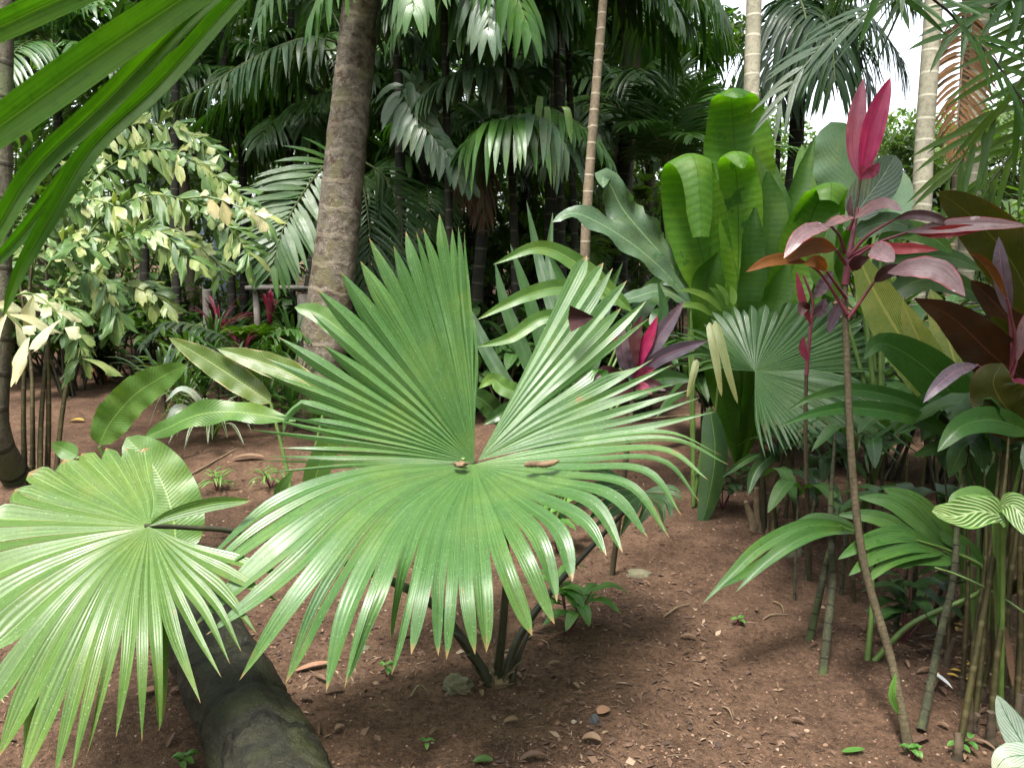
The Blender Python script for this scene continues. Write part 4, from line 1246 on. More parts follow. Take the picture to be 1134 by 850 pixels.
base = G(1122, 852)
T = thing('caladium', 'white dark veined leaves in the bottom right corner', 'caladium', base)
LF(T, 'caladium', [(1142, 838, 2.1), (1128, 815, 2.12), (1115, 792, 2.13), (1104, 769, 2.14)], 15, a=.4, b=.6, n=20, m=9, face=.1)
LF(T, 'caladium', [(1150, 838, 2.05), (1130, 836, 2.05), (1112, 840, 2.05), (1100, 856, 2.05)], 15, a=.4, b=.6, n=20, m=9, face=.4)
LF(T, 'caladium', [(1150, 836, 2.06), (1165, 820, 2.06), (1180, 815, 2.06)], 14, a=.4, b=.6, n=16, m=9, face=.3)
for to in ((1142, 838, 2.1), (1150, 838, 2.05), (1150, 836, 2.06)):
    TB(T, 'pet_green', [tuple([1150, 875, 2.22]), to], [.006, .004], 'leaf_stalk')

# seedling palms
base = G(960, 735)
T = thing('palm_seedling', 'young palm with two low spreading leaves of broad blades right of the bare soil', 'young palm', base)
for pts in ([(955, 590, 2.85), (925, 581, 2.82), (888, 583, 2.78), (842, 606, 2.72), (806, 640, 2.66), (778, 668, 2.62)],
            [(940, 586, 2.84), (905, 590, 2.78), (872, 606, 2.74), (838, 628, 2.68), (796, 652, 2.62)],
            [(950, 590, 2.84), (915, 588, 2.76), (880, 600, 2.7), (845, 625, 2.66), (815, 655, 2.62)]):
    LF(T, 'palm', pts, 8, 'leaflet', a=.9, b=.8, face=.35, fold=.35, n=24)
LF(T, 'palm', [(952, 588, 2.86), (930, 580, 2.88), (902, 574, 2.9), (880, 578, 2.9)], 8, 'leaflet', face=.3, fold=.25)
TB(T, 'pet_green', [(960, 738, 2.85), (966, 660, 2.86), (960, 600, 2.86), (930, 582, 2.82)], [.011, .008, .004], 'petiole')
for pts, hwp in (([(1032, 602, 2.65), (1000, 592, 2.62), (965, 598, 2.58), (928, 619, 2.54)], 10), ([(1038, 608, 2.65), (1005, 604, 2.6), (970, 615, 2.56), (940, 637, 2.52)], 10),
                 ([(1045, 612, 2.65), (1015, 612, 2.6), (985, 622, 2.56), (958, 646, 2.52)], 8), ([(1060, 622, 2.66), (1020, 618, 2.62), (988, 628, 2.58)], 9),
                 ([(1045, 606, 2.7), (1015, 576, 2.72), (985, 556, 2.74), (950, 550, 2.76)], 10), ([(1062, 618, 2.7), (1035, 582, 2.72), (1010, 556, 2.74), (978, 540, 2.76)], 14),
                 ([(1028, 602, 2.7), (1000, 585, 2.72), (965, 572, 2.74), (928, 570, 2.76)], 9), ([(1090, 628, 2.7), (1060, 600, 2.7), (1030, 590, 2.72)], 10)):
    LF(T, 'palm', pts, hwp, 'leaflet', a=.65, b=.6, face=.25, fold=.25, n=22)
TB(T, 'pet_green', [(962, 738, 2.85), (1010, 690, 2.8), (1085, 655, 2.72), (1088, 628, 2.68), (1050, 609, 2.66), (1015, 598, 2.62)], [.011, .009, .007, .004], 'petiole')

# cane clump
T = thing('cane_clump', 'clump of thin dark green upright canes at the right edge of the soil', 'cane clump', G(1080, 800))
for pts, r in (([(1060, 842, 2.33), (1078, 740, 2.38), (1096, 640, 2.42), (1112, 540, 2.46), (1118, 470, 2.5)], .014),
               ([(1078, 806, 2.45), (1090, 700, 2.5), (1098, 600, 2.54), (1108, 500, 2.58)], .013),
               ([(1072, 812, 2.43), (1080, 700, 2.5), (1092, 620, 2.55), (1090, 520, 2.6)], .012),
               ([(1105, 790, 2.5), (1100, 700, 2.54), (1104, 600, 2.58), (1112, 500, 2.62)], .013),
               ([(1096, 825, 2.38), (1105, 720, 2.42), (1122, 620, 2.45), (1134, 520, 2.48)], .014),
               ([(1112, 770, 2.56), (1118, 650, 2.6), (1122, 560, 2.62), (1120, 480, 2.65)], .012),
               ([(1126, 800, 2.46), (1130, 700, 2.5), (1130, 600, 2.52), (1138, 480, 2.55)], .014),
               ([(1090, 760, 2.6), (1110, 660, 2.64), (1130, 580, 2.68)], .010),
               ([(1120, 760, 2.6), (1105, 640, 2.66), (1080, 540, 2.7), (1070, 480, 2.75)], .010),
               ([(1066, 760, 2.62), (1072, 640, 2.68), (1070, 540, 2.74), (1062, 480, 2.8)], .011),
               ([(1050, 720, 2.8), (1052, 620, 2.85), (1046, 520, 2.9)], .010),
               ([(1085, 700, 2.85), (1088, 600, 2.9), (1080, 500, 2.9)], .012),
               ([(1110, 690, 2.85), (1108, 580, 2.9), (1100, 480, 2.9)], .012)):
    r *= .68
    TB(T, 'green_cane', pts, [r * 1.15, r, r * .85, r * .3], 'cane', n=40, ringb=(.13, .06))
    g0 = P(*pts[0])
    g0[2] = terrain(g0[0], g0[1])
    TB(T, 'sheath', [g0 - [0, 0, .02], g0 + [0, 0, .03], g0 + [RG.normal(0, .008), RG.normal(0, .008), random.uniform(.06, .13)]], [r * 1.9, r * 1.45, r * 1.02], 'base_sheath', world=True, wob=.14, seg=10)
    tp = P(*pts[-1])
    for j in range(1):
        az = random.random() * 6.28
        h2 = np.array([math.cos(az), math.sin(az) * .4 + .6, 0]) * .8
        mb = MB()
        p0 = tp - np.array([0, 0, .07 * j])
        mb.ribbon([p0, p0 + h2 * .12 + [0, 0, .08], p0 + h2 * .26 + [0, 0, .07], p0 + h2 * .42 - [0, 0, .05]], .05, N=(0, -.3, 1), n=14, m=5, a=.6, b=.9, fold=.2, rip=.1)
        mb.build('leaf', M['ginger' if j else 'heli_dark'], T)
TB(T, 'pet_green', [(1140, 682, 2.4), (1100, 655, 2.45), (1060, 636, 2.5), (1035, 628, 2.52)], [.004, .003], 'leaf_stalk')
LF(T, 'deadleaf', [(1112, 690, 2.5), (1118, 720, 2.48), (1122, 760, 2.46)], 4, 'dead_sheath', S=(1, 0, 0))
T = thing('mossy_cane', 'leaning mossy cane left of the dark cane clump', 'cane', G(1022, 802))
TB(T, 'moss_cane', [(1020, 808, 2.44), (1030, 760, 2.5), (1042, 700, 2.55), (1056, 640, 2.6), (1062, 560, 2.66), (1075, 480, 2.7)], [.014, .012, .010, .004], 'stem', n=40, ringb=(.06, .06))
T = thing('mossy_cane', 'pair of short mossy canes standing alone behind the seedling palm', 'cane', G(911, 742))
TB(T, 'moss_cane', [(911, 748, 2.79), (916, 700, 2.82), (922, 640, 2.88), (920, 560, 2.95), (925, 480, 3.0)], [.016, .014, .011, .004], 'stem', n=40, ringb=(.06, .06))
TB(T, 'moss_cane', [(895, 712, 3.0), (905, 670, 3.0), (916, 620, 3.02), (930, 560, 3.05)], [.016, .013, .004], 'stem', n=30, ringb=(.06, .06))
thin = [(880, 662, 884, 540), (884, 600, 878, 480), (862, 600, 868, 500), (932, 655, 940, 500), (948, 665, 950, 480), (970, 640, 962, 490), (985, 600, 975, 500),
        (1000, 590, 1004, 470), (1022, 620, 1030, 470), (1013, 700, 1020, 560), (1044, 590, 1036, 480), (960, 590, 965, 500), (905, 560, 910, 480), (870, 570, 860, 470),
        (925, 600, 915, 510), (892, 640, 905, 540), (1030, 690, 1046, 560), (1058, 640, 1066, 520), (990, 700, 1000, 560), (978, 560, 990, 470), (1095, 620, 1090, 500)]
for k, (x0, y0, x1, y1) in enumerate(thin):
    g = G(x0, y0)
    d = (g - CAM) @ FW
    mb = MB()
    top = P(x1, y1, d + RG.normal(0, .08))
    r = random.uniform(.006, .011)
    mb.tube([g - np.array([0, 0, .03]), (g + top) / 2 + RG.normal(0, .015, 3), top], [r * 1.15, r, r * .7], n=20, seg=8, ringb=(.09, .08))
    lf_ = MB()
    for j in range(3):
        az = random.random() * 6.28
        lf_.ribbon([top - np.array([0, 0, .04 * j]), top + np.array([math.cos(az) * .12, math.sin(az) * .12, .05]), top + np.array([math.cos(az) * .28, math.sin(az) * .28, -.04])], .035, N=(0, 0, 1), n=10, m=5)
    t_ = mb.build('understory_cane', M['green_cane' if k % 3 else 'moss_cane'], None, org=g)
    tag(t_, 'thin upright understory cane among the stems below the right fan leaf', 'cane', 'thin canes in the right understory')
    lf_.build('leaf', M['heli_dark'], t_)

# ================================================================== VARIEGATED FISHTAIL PALM (left)


def fish_frond(T, mat, pts, L, k, hw, label=None, droop=.35):
    W = np.array(pw(pts))
    C = cr(W, 40)
    t = nrm(np.gradient(C, axis=0))
    mb = MB()
    for i in range(k):
        f = .12 + .88 * (i + random.random()) / k
        j = min(39, int(f * 39))
        sgn = 1 if i % 2 else -1
        tc = nrm(toCam(C[j]) * .75 + np.array([0, 0, .6]) + RG.normal(0, .25, 3))
        sd = nrm(np.cross(t[j], tc)) * sgn
        an = math.radians(random.uniform(25, 75))
        d = nrm(sd * math.sin(an) + t[j] * math.cos(an) + np.array([0, 0, -droop]) + RG.normal(0, .34, 3))
        ll = L * random.choice((.5, .7, .9, 1.0, 1.15, 1.4)) * random.uniform(.85, 1.15)
        s = np.linspace(0, 1, 6)
        v = np.linspace(-1, 1, 7)
        s2 = nrm(np.cross(d, tc))
        n2 = np.cross(s2, d)
        wv = hw * random.uniform(.7, 1.3) * np.interp(s, [0, .35, .75, 1], [.08, .55, 1, .75])
        jag = (1 - .35 * np.abs(v)) + RG.normal(0, .09, 7)
        A = (C[j] + d * ll * (s[:, None, None] * (1 + (jag[None, :, None] - 1) * s[:, None, None] ** 2)) + s2 * (wv[:, None] * v[None])[..., None]
             + n2 * (.25 * np.abs(v)[None] * wv[:, None])[..., None] + np.array([0, 0, -1.0]) * (.25 * ll * s ** 2)[:, None, None])
        UV = np.stack(np.broadcast_arrays(s[:, None], (v[None] + 1) / 2), -1)
        mb.grid(A, UV, random.random())
    o = mb.build('frond', M[mat], T)
    r = MB()
    r.tube(C[::4], [.008, .003], seg=5, n=14)
    r.build('rachis', M['pet_green'], o)
    if label:
        o['label'] = label


base = G(45, 545)
T = thing('fishtail_palm', 'bushy palm at the left with ragged cream and green wedge leaflets on several stems', 'fishtail palm', base)
for pts in ([(28, 545, 4.9), (26, 450, 5.0), (30, 350, 5.1), (40, 250, 5.2)], [(44, 548, 4.85), (46, 460, 4.95), (56, 360, 5.1), (80, 250, 5.3)],
            [(52, 540, 4.95), (54, 450, 5.0), (52, 350, 5.1), (50, 240, 5.3)], [(60, 545, 4.9), (70, 450, 5.0), (84, 380, 5.1), (100, 300, 5.2)],
            [(36, 540, 5.0), (36, 460, 5.1), (34, 400, 5.2), (20, 300, 5.3)]):
    TB(T, 'green_cane', pts, [.018, .014, .011, .007], 'stem', n=40, ringb=(.12, .08))
FF = [
    ('fish', [(60, 300, 5.2), (95, 210, 5.3), (160, 165, 5.3), (225, 185, 5.2), (300, 245, 5.1)], 60, None),
    ('fish', [(60, 320, 5.1), (110, 245, 5.2), (170, 215, 5.15), (235, 235, 5.1), (280, 285, 5.0)], 56, None),
    ('fish', [(60, 340, 5.0), (110, 280, 5.1), (170, 255, 5.0), (215, 290, 5.0)], 44, None),
    ('fish', [(50, 280, 5.3), (80, 190, 5.4), (120, 145, 5.5), (190, 140, 5.5), (250, 175, 5.5)], 56, None),
    ('fish', [(50, 350, 4.9), (80, 305, 4.9), (115, 310, 4.9), (130, 350, 4.9)], 26, None),
    ('fish', [(40, 360, 4.9), (60, 330, 4.8), (82, 350, 4.8), (92, 400, 4.8)], 22, None),
    ('fish_pale', [(10, 330, 4.7), (35, 325, 4.6), (62, 345, 4.55), (75, 370, 4.5)], 9, 'cream white frond drooping at the left edge'),
    ('fish_pale', [(-20, 335, 4.6), (5, 345, 4.5), (35, 372, 4.45)], 8, 'cream white frond drooping at the left edge'),
    ('fish', [(30, 330, 5.2), (50, 250, 5.2), (90, 220, 5.2), (130, 230, 5.1)], 30, None),
    ('fish', [(40, 300, 5.5), (20, 230, 5.5), (-20, 200, 5.4)], 26, None),
    ('fish_pale', [(200, 220, 5.0), (240, 220, 4.95), (300, 245, 4.9)], 8, 'cream frond tip reaching right'),
    ('fish', [(50, 300, 4.8), (75, 262, 4.75), (95, 275, 4.7)], 14, None),
    ('fish', [(70, 300, 5.5), (130, 260, 5.6), (200, 260, 5.6), (250, 300, 5.6)], 50, None),
    ('fish', [(60, 380, 5.1), (100, 330, 5.2), (150, 315, 5.2), (190, 340, 5.2)], 34, None),
]
for mat, pts, k, lab in FF:
    fish_frond(T, mat, pts, .17 if k < 10 else .14, k if k < 10 else int(k * 1.8), .042 if k < 10 else .031, lab)

base = GX(-10, 4.7)
T = thing('palm_tree', 'thick ringed mossy trunk at the left edge behind the pale fishtail leaves', 'palm tree', base)
TB(T, 'leftbark', [base - np.array([0, 0, .06]), P(-6, 480, 4.7), P(-4, 380, 4.72), P(-2, 200, 4.8), P(2, 0, 4.9), P(6, -300, 5.0), P(10, -560, 5.1)], [.085, .078, .07, .06, .055, .05], 'trunk', seg=22, n=70, ringb=(.21, .05))
for k in range(9):
    frond(T, 'palm_dark', arch(P(10, -560, 5.1), k * 40, random.uniform(15, 60), 2.6, .75), .7, 24, .022, droop=.7, world=True, rr=.02)

# ================================================================== SMALL PLANTS AND THINGS AT THE BACK LEFT
base = G(236, 488)
T = thing('spider_plant', 'low tuft with white edged strap leaves on the soil left of the fan', 'spider plant', base)
for k in range(26):
    az, L = random.random() * 6.28, random.uniform(.25, .5)
    up = random.uniform(.12, .42)
    h = np.array([math.cos(az), math.sin(az), 0])
    mb = MB()
    mb.ribbon([base, base + h * L * .3 + [0, 0, up * .8], base + h * L * .7 + [0, 0, up], base + h * L + [0, 0, up * .35]], .016, N=(0, 0, 1), n=14, m=5, a=.3, b=.7, fold=.3, prof=None)
    mb.build('leaf', M['spider'], T)
for pts, hwp in (([(215, 470, 5.5), (205, 455, 5.4), (195, 455, 5.35), (184, 478, 5.3)], 7), ([(232, 470, 5.5), (218, 440, 5.4), (200, 430, 5.35), (183, 445, 5.3)], 4), ([(235, 470, 5.5), (222, 452, 5.4), (226, 460, 5.35), (222, 472, 5.3)], 6)):
    LF(T, 'caladium', pts, hwp, a=.5, b=.6, face=.4)

base = GX(266, 6.5)
T = thing('young_palm', 'small arching grey green palm frond cluster behind the scorched leaf', 'young palm', base)
frond(T, 'palm_grey', [(268, 420, 6.4), (255, 380, 6.3), (220, 362, 6.2), (185, 358, 6.1), (158, 382, 6.0)], .22, 18, .024, droop=.5)
frond(T, 'palm_grey', [(268, 420, 6.4), (258, 398, 6.2), (235, 385, 6.1), (205, 384, 6.0)], .2, 15, .022, droop=.5)
frond(T, 'palm', [(270, 420, 6.4), (290, 380, 6.3), (320, 365, 6.2), (345, 375, 6.1)], .22, 16, .022, droop=.5)
TB(T, 'green_cane', [base, P(268, 425, 6.4)], [.02, .015], 'stem')
base = GX(276, 7.0)
T = thing('lime_plant', 'lime green leafy plant in front of the two red rosettes', 'leafy plant', base)
for k in range(7):
    frond(T, 'palm_lime', arch(base + np.array([0, 0, .45]), k * 51, random.uniform(50, 75), .55, .5), .26, 7, .03, droop=.3, world=True, rr=.006)
TB(T, 'green_cane', [base - np.array([0, 0, .02]), base + np.array([0, 0, .5])], [.02, .015], 'stem', world=True)


def rosette(name, label, base, h, mat, k, L, hw, up=(40, 85), smat='cord_stem', cat='rosette plant', group=None, mat2=None):
    T = thing(name, label, cat, base, group)
    top = np.asarray(base) + np.array([0, 0, h])
    TB(T, smat, [np.asarray(base) - np.array([0, 0, .03]), top], [.025, .018], 'stem', world=True)
    for i in range(k):
        az = 2.4 * i + random.random() * .5
        e = math.radians(random.uniform(*up))
        hh = np.array([math.cos(az), math.sin(az), 0])
        ll = L * random.uniform(.75, 1.1)
        z = np.array([0, 0, 1.0])
        mb = MB()
        pts = [top, top + hh * ll * .35 * math.cos(e) + z * ll * .45 * math.sin(e), top + hh * ll * .75 * math.cos(e) + z * ll * .8 * math.sin(e),
               top + hh * ll * 1.1 * math.cos(e) + z * ll * .85 * math.sin(e)]
        mb.ribbon(pts, hw, N=(hh[0] * -.6, hh[1] * -.6, 1), n=12, m=5, a=.5, b=.6, fold=.3)
        mb.build('leaf', M[mat2 if mat2 and i % 2 else mat], T)
    return T


for k, (x, d, h, L) in enumerate(((305, 6.6, .25, .5), (330, 6.2, .2, .5), (200, 7.6, .3, .45), (255, 7.0, .3, .5), (180, 7.0, .2, .4), (320, 7.0, .4, .55))):
    rosette('strap_plant', 'green strappy plant in the clump left of the thick trunk', GX(x, d), h, 'palm' if k % 2 else 'heli', 22, L, .02, (10, 75), cat='strap plant', group='green strappy plants left of the thick trunk')
for k, (x, d, h, L) in enumerate(((190, 6.3, .15, .5), (215, 6.5, .2, .55), (250, 6.3, .18, .55), (285, 6.1, .2, .6), (312, 5.9, .15, .55), (168, 6.7, .2, .5), (340, 5.9, .1, .4), (230, 7.2, .4, .5))):
    rosette('strap_plant', 'green strappy plant in the clump left of the thick trunk', GX(x, d), h, ('heli', 'palm', 'palm_grey')[k % 3], 26, L, .014, (20, 80), cat='strap plant', group='green strappy plants left of the thick trunk')
rosette('magenta_rosette', 'small dark magenta rosette low between the strappy plants', GX(262, 6.8), .45, 'cord_dark', 14, .3, .02, (20, 80), mat2='pink_dull')
rosette('red_rosette', 'spiky red and pink rosette to the left of the magenta one in the background', GX(236, 7.4), .60, 'pink_dull', 20, .42, .013, (15, 80), mat2='cord_dark')
rosette('red_rosette', 'upright magenta rosette beside the thick trunk in the background', GX(296, 7.4), .66, 'pink', 16, .36, .026, (65, 88), mat2='pink_dull')
for x, d, h, w_ in ((227, 8.2, .95, .05), (337, 7.6, .95, .09)):
    b = GX(x, d)
    mb = MB()
    mb.tube([b - np.array([0, 0, .1]), b + np.array([0, 0, h * .5]), b + np.array([.01, 0, h])], [w_ * 1.05, w_, w_ * .95], seg=10, n=10, wob=.03)
    tag(mb.build('wooden_post', M['wood'], None, org=b), 'short weathered post by the ' + ('red rosette' if x < 300 else 'thick trunk holding up a grey plank'), 'post')
b = P(311, 318, 7.7)
mb = MB()
mb.box(b, .62, .22, .035, rz=-.1)
mb.box(b + np.array([-.24, 0, -.45]), .05, .05, .88, rz=-.1)
tag(mb.build('plank_shelf', M['wood'], None, org=b), 'grey plank shelf above the magenta rosette', 'shelf')
for x, y, d, s, lab in ((163, 366, 8.8, .055, 'orange clay pot in the shade behind the fishtail palm'), (110, 388, 8.4, .065, 'clay pot further left in the background shade')):
    b = GX(x, d)
    b = P(x, y + 10, d)
    b[2] = b[2] if False else terrain(b[0], b[1])
    st_ = P(x, y + 8, d)[2]
    T = thing('clay_pot', lab, 'pot', b)
    mb = MB()
    mb.tube([b, b + [0, 0, s], b + [0, 0, s * 2.0]], [s * .7, s * .95, s * 1.05], seg=20, n=8)
    mb.build('pot_body', M['terracotta'], T)
    mb = MB()
    mb.tube([b + [0, 0, s * 1.9], b + [0, 0, s * 2.2]], [s * 1.15, s * 1.15], seg=20, n=4)
    mb.build('rim', M['terracotta'], T)
b = GX(262, 16)
mb = MB()
mb.box(b + np.array([0, 0, .9]), 1.2, .15, 1.9)
tag(mb.build('blue_panel', M['blue'], None, org=b), 'pale blue wall panel glimpsed between the stems far behind the red rosettes', 'wall panel')

# ================================================================== PALMS IN THE MIDDLE BACKGROUND (traced fronds)
base = GX(330, 7.6)
T = thing('palm_tree', 'dark palm whose long drooping fronds cross behind the upper part of the thick trunk', 'palm tree', base)
ctop = P(385, 50, 7.6)
TB(T, 'cane_dark', [base, P(345, 300, 7.6), P(375, 130, 7.6), ctop], [.06, .05, .04], 'trunk', n=30)
frond(T, 'palm_grey', [(385, 50, 7.5), (340, 42, 7.3), (285, 62, 7.1), (235, 92, 6.95), (186, 118, 6.9)], .46, 32, .03, ang=60, droop=1.0, lift=.05)
frond(T, 'palm', [(385, 55, 7.6), (330, 60, 7.7), (270, 95, 7.8), (215, 140, 7.9)], .52, 30, .03, ang=60, droop=1.0)
frond(T, 'palm_grey', [(385, 50, 7.5), (410, 22, 7.3), (438, 20, 7.2), (470, 55, 7.1)], .40, 22, .032, ang=60, droop=1.0)
frond(T, 'palm_dark', [(385, 45, 7.6), (350, -10, 7.7), (300, -20, 7.8), (240, 20, 7.9)], .5, 28, .03, droop=.9)
frond(T, 'palm_dark', [(385, 45, 7.6), (420, -20, 7.8), (470, -30, 7.9), (520, 20, 7.9)], .5, 28, .03, droop=.9)
base = GX(400, 6.9)
T = thing('palm_tree', 'palm with a broad flat dark frond hanging just left of the thick trunk', 'palm tree', base)
TB(T, 'cane_dark', [base, P(402, 300, 6.9), P(396, 175, 6.9)], [.05, .04, .03], 'trunk', n=30)
frond(T, 'palm', [(394, 180, 6.8), (365, 180, 6.6), (335, 215, 6.45), (312, 258, 6.3), (300, 300, 6.25)], .55, 24, .03, ang=55, droop=.25, up=(.2, -.75, .65))
frond(T, 'palm_dark', [(396, 175, 6.9), (430, 200, 6.9), (445, 250, 6.9), (440, 310, 6.8)], .42, 26, .016, droop=.4, up=(.2, -.75, .65))
frond(T, 'palm_dark', [(396, 175, 6.9), (405, 220, 6.8), (410, 270, 6.7), (405, 325, 6.7)], .38, 24, .016, droop=.4, up=(.2, -.75, .65))
base = GX(520, 6.7)
T = thing('palm_tree', 'palm with shiny broad drooping leaflets above the notch of the big fan', 'palm tree', base)
ctop = P(548, 150, 6.6)
TB(T, 'cane_dark', [base, P(530, 300, 6.65), ctop], [.06, .05, .04], 'trunk', n=30)
frond(T, 'palm_grey', [(585, 118, 6.5), (565, 82, 6.35), (525, 76, 6.2), (485, 90, 6.1), (466, 108, 6.05)], .40, 24, .038, ang=62, droop=.95)
frond(T, 'palm_grey', [(500, 150, 6.4), (462, 92, 6.25), (446, 100, 6.15), (470, 140, 6.05), (500, 175, 6.0), (522, 208, 5.98)], .28, 26, .036, ang=60, droop=.7, up=(0, -.7, .7))
frond(T, 'palm', [(548, 150, 6.5), (590, 118, 6.3), (625, 128, 6.15), (655, 150, 6.05), (674, 176, 6.0)], .34, 22, .03, ang=50, droop=.8)
frond(T, 'palm_grey', [(548, 150, 6.4), (575, 128, 6.1), (610, 135, 6.0), (628, 165, 5.95)], .58, 20, .036, ang=75, droop=1.05, sides=(1, -1))
frond(T, 'palm', [(610, 140, 6.2), (575, 132, 6.0), (540, 136, 5.95), (515, 160, 5.9)], .56, 20, .036, ang=75, droop=1.05)
frond(T, 'palm', [(548, 150, 6.6), (520, 120, 6.8), (480, 110, 7.0), (430, 140, 7.1)], .4, 24, .03, droop=.8)
frond(T, 'palm_dark', [(548, 150, 6.7), (570, 90, 6.9), (610, 60, 7.1), (660, 70, 7.2)], .45, 24, .03, droop=.8)
frond(T, 'palm_brown', [(545, 165, 6.5), (538, 190, 6.4), (535, 220, 6.4), (537, 245, 6.4)], .22, 16, .012, droop=1.2)['label'] = 'dead brown frond hanging down the stem'
frond(T, 'palm_brown', [(525, 165, 6.5), (520, 190, 6.4), (522, 225, 6.4)], .22, 14, .012, droop=1.2)['label'] = 'dead brown frond hanging down the stem'
for pts in ([(596, 110, 5.95), (598, 108, 5.9), (594, 145, 5.9)], [(604, 122, 5.95), (606, 120, 5.9), (606, 165, 5.9)], [(618, 118, 5.9), (628, 122, 5.85), (633, 160, 5.85)]):
    LF(T, 'palm_lime', pts, 4, 'leaflet', S=(1, 0, 0))
# stems seen behind
T = thing('palm_tree', 'dark ringed palm stem standing behind the shiny drooping leaflets', 'palm tree', GX(610, 7.6))
TB(T, 'cane_dark', [GX(610, 7.6), P(612, 250, 7.6), P(617, 120, 7.6), P(622, 30, 7.6), P(626, -60, 7.6)], [.10, .085, .07, .065], 'trunk', n=50, ringb=(.14, .04), seg=14)
ct = P(626, -60, 7.6)
for k in range(11):
    frond(T, 'palm_dark', arch(ct, k * 33 + 15, random.uniform(0, 45), 2.1, .75), .55, 26, .028, droop=.95, world=True)
T = thing('palm_tree', 'slender pale ringed palm stem in front of the dark trees', 'palm tree', GX(646, 5.4))
TB(T, 'cane_thin', [GX(646, 5.4), P(648, 275, 5.4), P(656, 150, 5.4), P(668, 0, 5.4), P(676, -120, 5.4), P(684, -300, 5.4)], [.036, .033, .028, .025], 'trunk', n=80, ringb=(.11, .10), seg=12)
for k in range(8):
    frond(T, 'palm', arch(P(684, -300, 5.4), k * 45 + 15, random.uniform(20, 60), 1.5, .75), .45, 20, .022, droop=.8, world=True)
for x, d, lab in ((437, 7.2, 'thin black stem right of the thick trunk, in deep shade'), (470, 7.8, 'thin black stem second right of the thick trunk, in deep shade'),
                  (188, 8.0, 'dark stem behind the fishtail palm'), (255, 9.0, 'dark stem between the blue panel and the red rosette'),
                  (320, 9.5, 'dark stem just left of the thick trunk')):
    b = GX(x, d)
    T = thing('palm_tree', lab, 'palm tree', b)
    top = P(x + random.uniform(-14, 14), -90 - 40 * random.random(), d)
    TB(T, 'cane_dark', [b, (b + top) / 2 + np.array([RG.normal(0, .07), 0, 0]), top], [.055, .045, .035], 'trunk', n=40, ringb=(.14, .05))
    for k in range(8):
        frond(T, 'palm_dark', arch(top, k * 45 + random.random() * 30, random.uniform(-5, 50), 1.7, .8), .5, 20, .03, droop=.9, world=True)

for k, (x, y, d, L, mt) in enumerate(((150, 120, 9.0, 1.7, 'palm'), (265, 95, 9.6, 1.8, 'palm_dark'), (440, 130, 8.8, 1.6, 'palm'), (520, 60, 9.6, 1.9, 'palm_dark'), (585, 150, 9.2, 1.6, 'palm'), (470, 210, 8.4, 1.3, 'palm_dark'), (345, 150, 9.4, 1.7, 'palm'), (60, 60, 9.0, 1.8, 'palm_dark'), (395, 60, 9.8, 1.9, 'palm_dark'))):
    palm('mid green feathery palm in the layered background behind the thick trunk and the big fan', GX(x, d), P(x, y, d), .05, 13, L, .5, mat=mt, el=(5, 75), sag=.6, nl=24, wd=.024, droop=.7, group='layered background palms')

# hanging tips along the top edge
for i, (x, y, d, L, mat) in enumerate(((470, -30, 5.8, .5, 'palm'), (545, -25, 6.0, .5, 'palm_grey'), (600, -30, 6.2, .5, 'palm_dark'), (615, -10, 6.6, .5, 'palm_dark'))):
    c = P(x, y, d)
    b = GX(x + 30, d + .4)
    T = thing('palm_tree', ['palm hanging glossy leaf tips along the top edge right of the thick trunk', 'palm hanging pale glossy leaf tips from the top edge above the notch', 'dark palm hanging from the top edge by the ringed stem',
                            'dark palm fronds hanging right of the slender stem', 'palm tips at the top edge beside the bright sky gap'][i], 'palm tree', b)
    top = c + np.array([.1, .4, .5])
    TB(T, 'cane_dark', [b, (b + top) / 2, top], [.04, .03, .025], 'trunk', n=30)
    for k in range(6):
        frond(T, mat, arch(top, 180 + k * 36 + random.random() * 20, random.uniform(-10, 30), 1.25, .7), .45, 18, .034, droop=1.0, world=True)

# dense dark fine palm right of the slender stem
T = palm('dark feathery palm left of the bright paddle leaves', GX(735, 7.6), P(738, 190, 7.6), .06, 15, 1.5, .42, mat='palm', el=(15, 80), sag=.45, nl=30, wd=.015, droop=.35)
frond(T, 'palm', [(738, 190, 7.5), (742, 150, 7.3), (748, 110, 7.2), (752, 70, 7.2)], .55, 32, .014, ang=55, droop=.3, up=(0, -1, .2))
T = palm('dark broad frond palm rising behind the slender stem', GX(690, 9.0), P(695, 120, 9.0), .09, 12, 1.6, .6, mat='palm_dark', el=(10, 70), sag=.6, nl=30, wd=.026, droop=.8)
T = palm('leaning thick dark trunk palm behind the slender stem', GX(672, 10.2), P(705, 10, 10.2), .14, 12, 1.6, .6, mat='palm_dark', tmat='treebark', el=(0, 60), sag=.6, nl=28, wd=.03, droop=.8)

# ================================================================== RIGHT: ARECA STEMS, CROWNS, FRONDS
def areca(label, pts, r, nf=9, L=2.0, ll=.6, mat='palm', tmat='cane', sag=.8, crown=True):
    d = pts[0][2]
    b = GX(pts[0][0], d)
    T = thing('areca_palm', label, 'palm tree', b)
    TB(T, tmat, [b] + pts, [r * 1.15, r, r * .92, r * .85], 'trunk', n=80, seg=18, ringb=(.17, .05))
    if crown:
        top = P(*pts[-1])
        TB(T, 'pet_green', [top - np.array([0, 0, .05]), top + np.array([0, 0, .4]), top + np.array([0, 0, .8])], [r * .95, r * 1.1, r * .5], 'crownshaft', world=True, seg=14)
        top = top + np.array([0, 0, .75])
        for k in range(nf):
            frond(T, mat, arch(top, k * 360 / nf + 12, random.uniform(10, 60), L, sag), ll, 26, .02, droop=.7, world=True, rr=.015)
    return T
areca('pale ringed palm stem rising just behind the tallest bright paddle leaf', [(828, 280, 7.0), (831, 140, 7.0), (835, 0, 7.0), (838, -200, 7.0), (840, -520, 7.0)], .068, sag=.5)
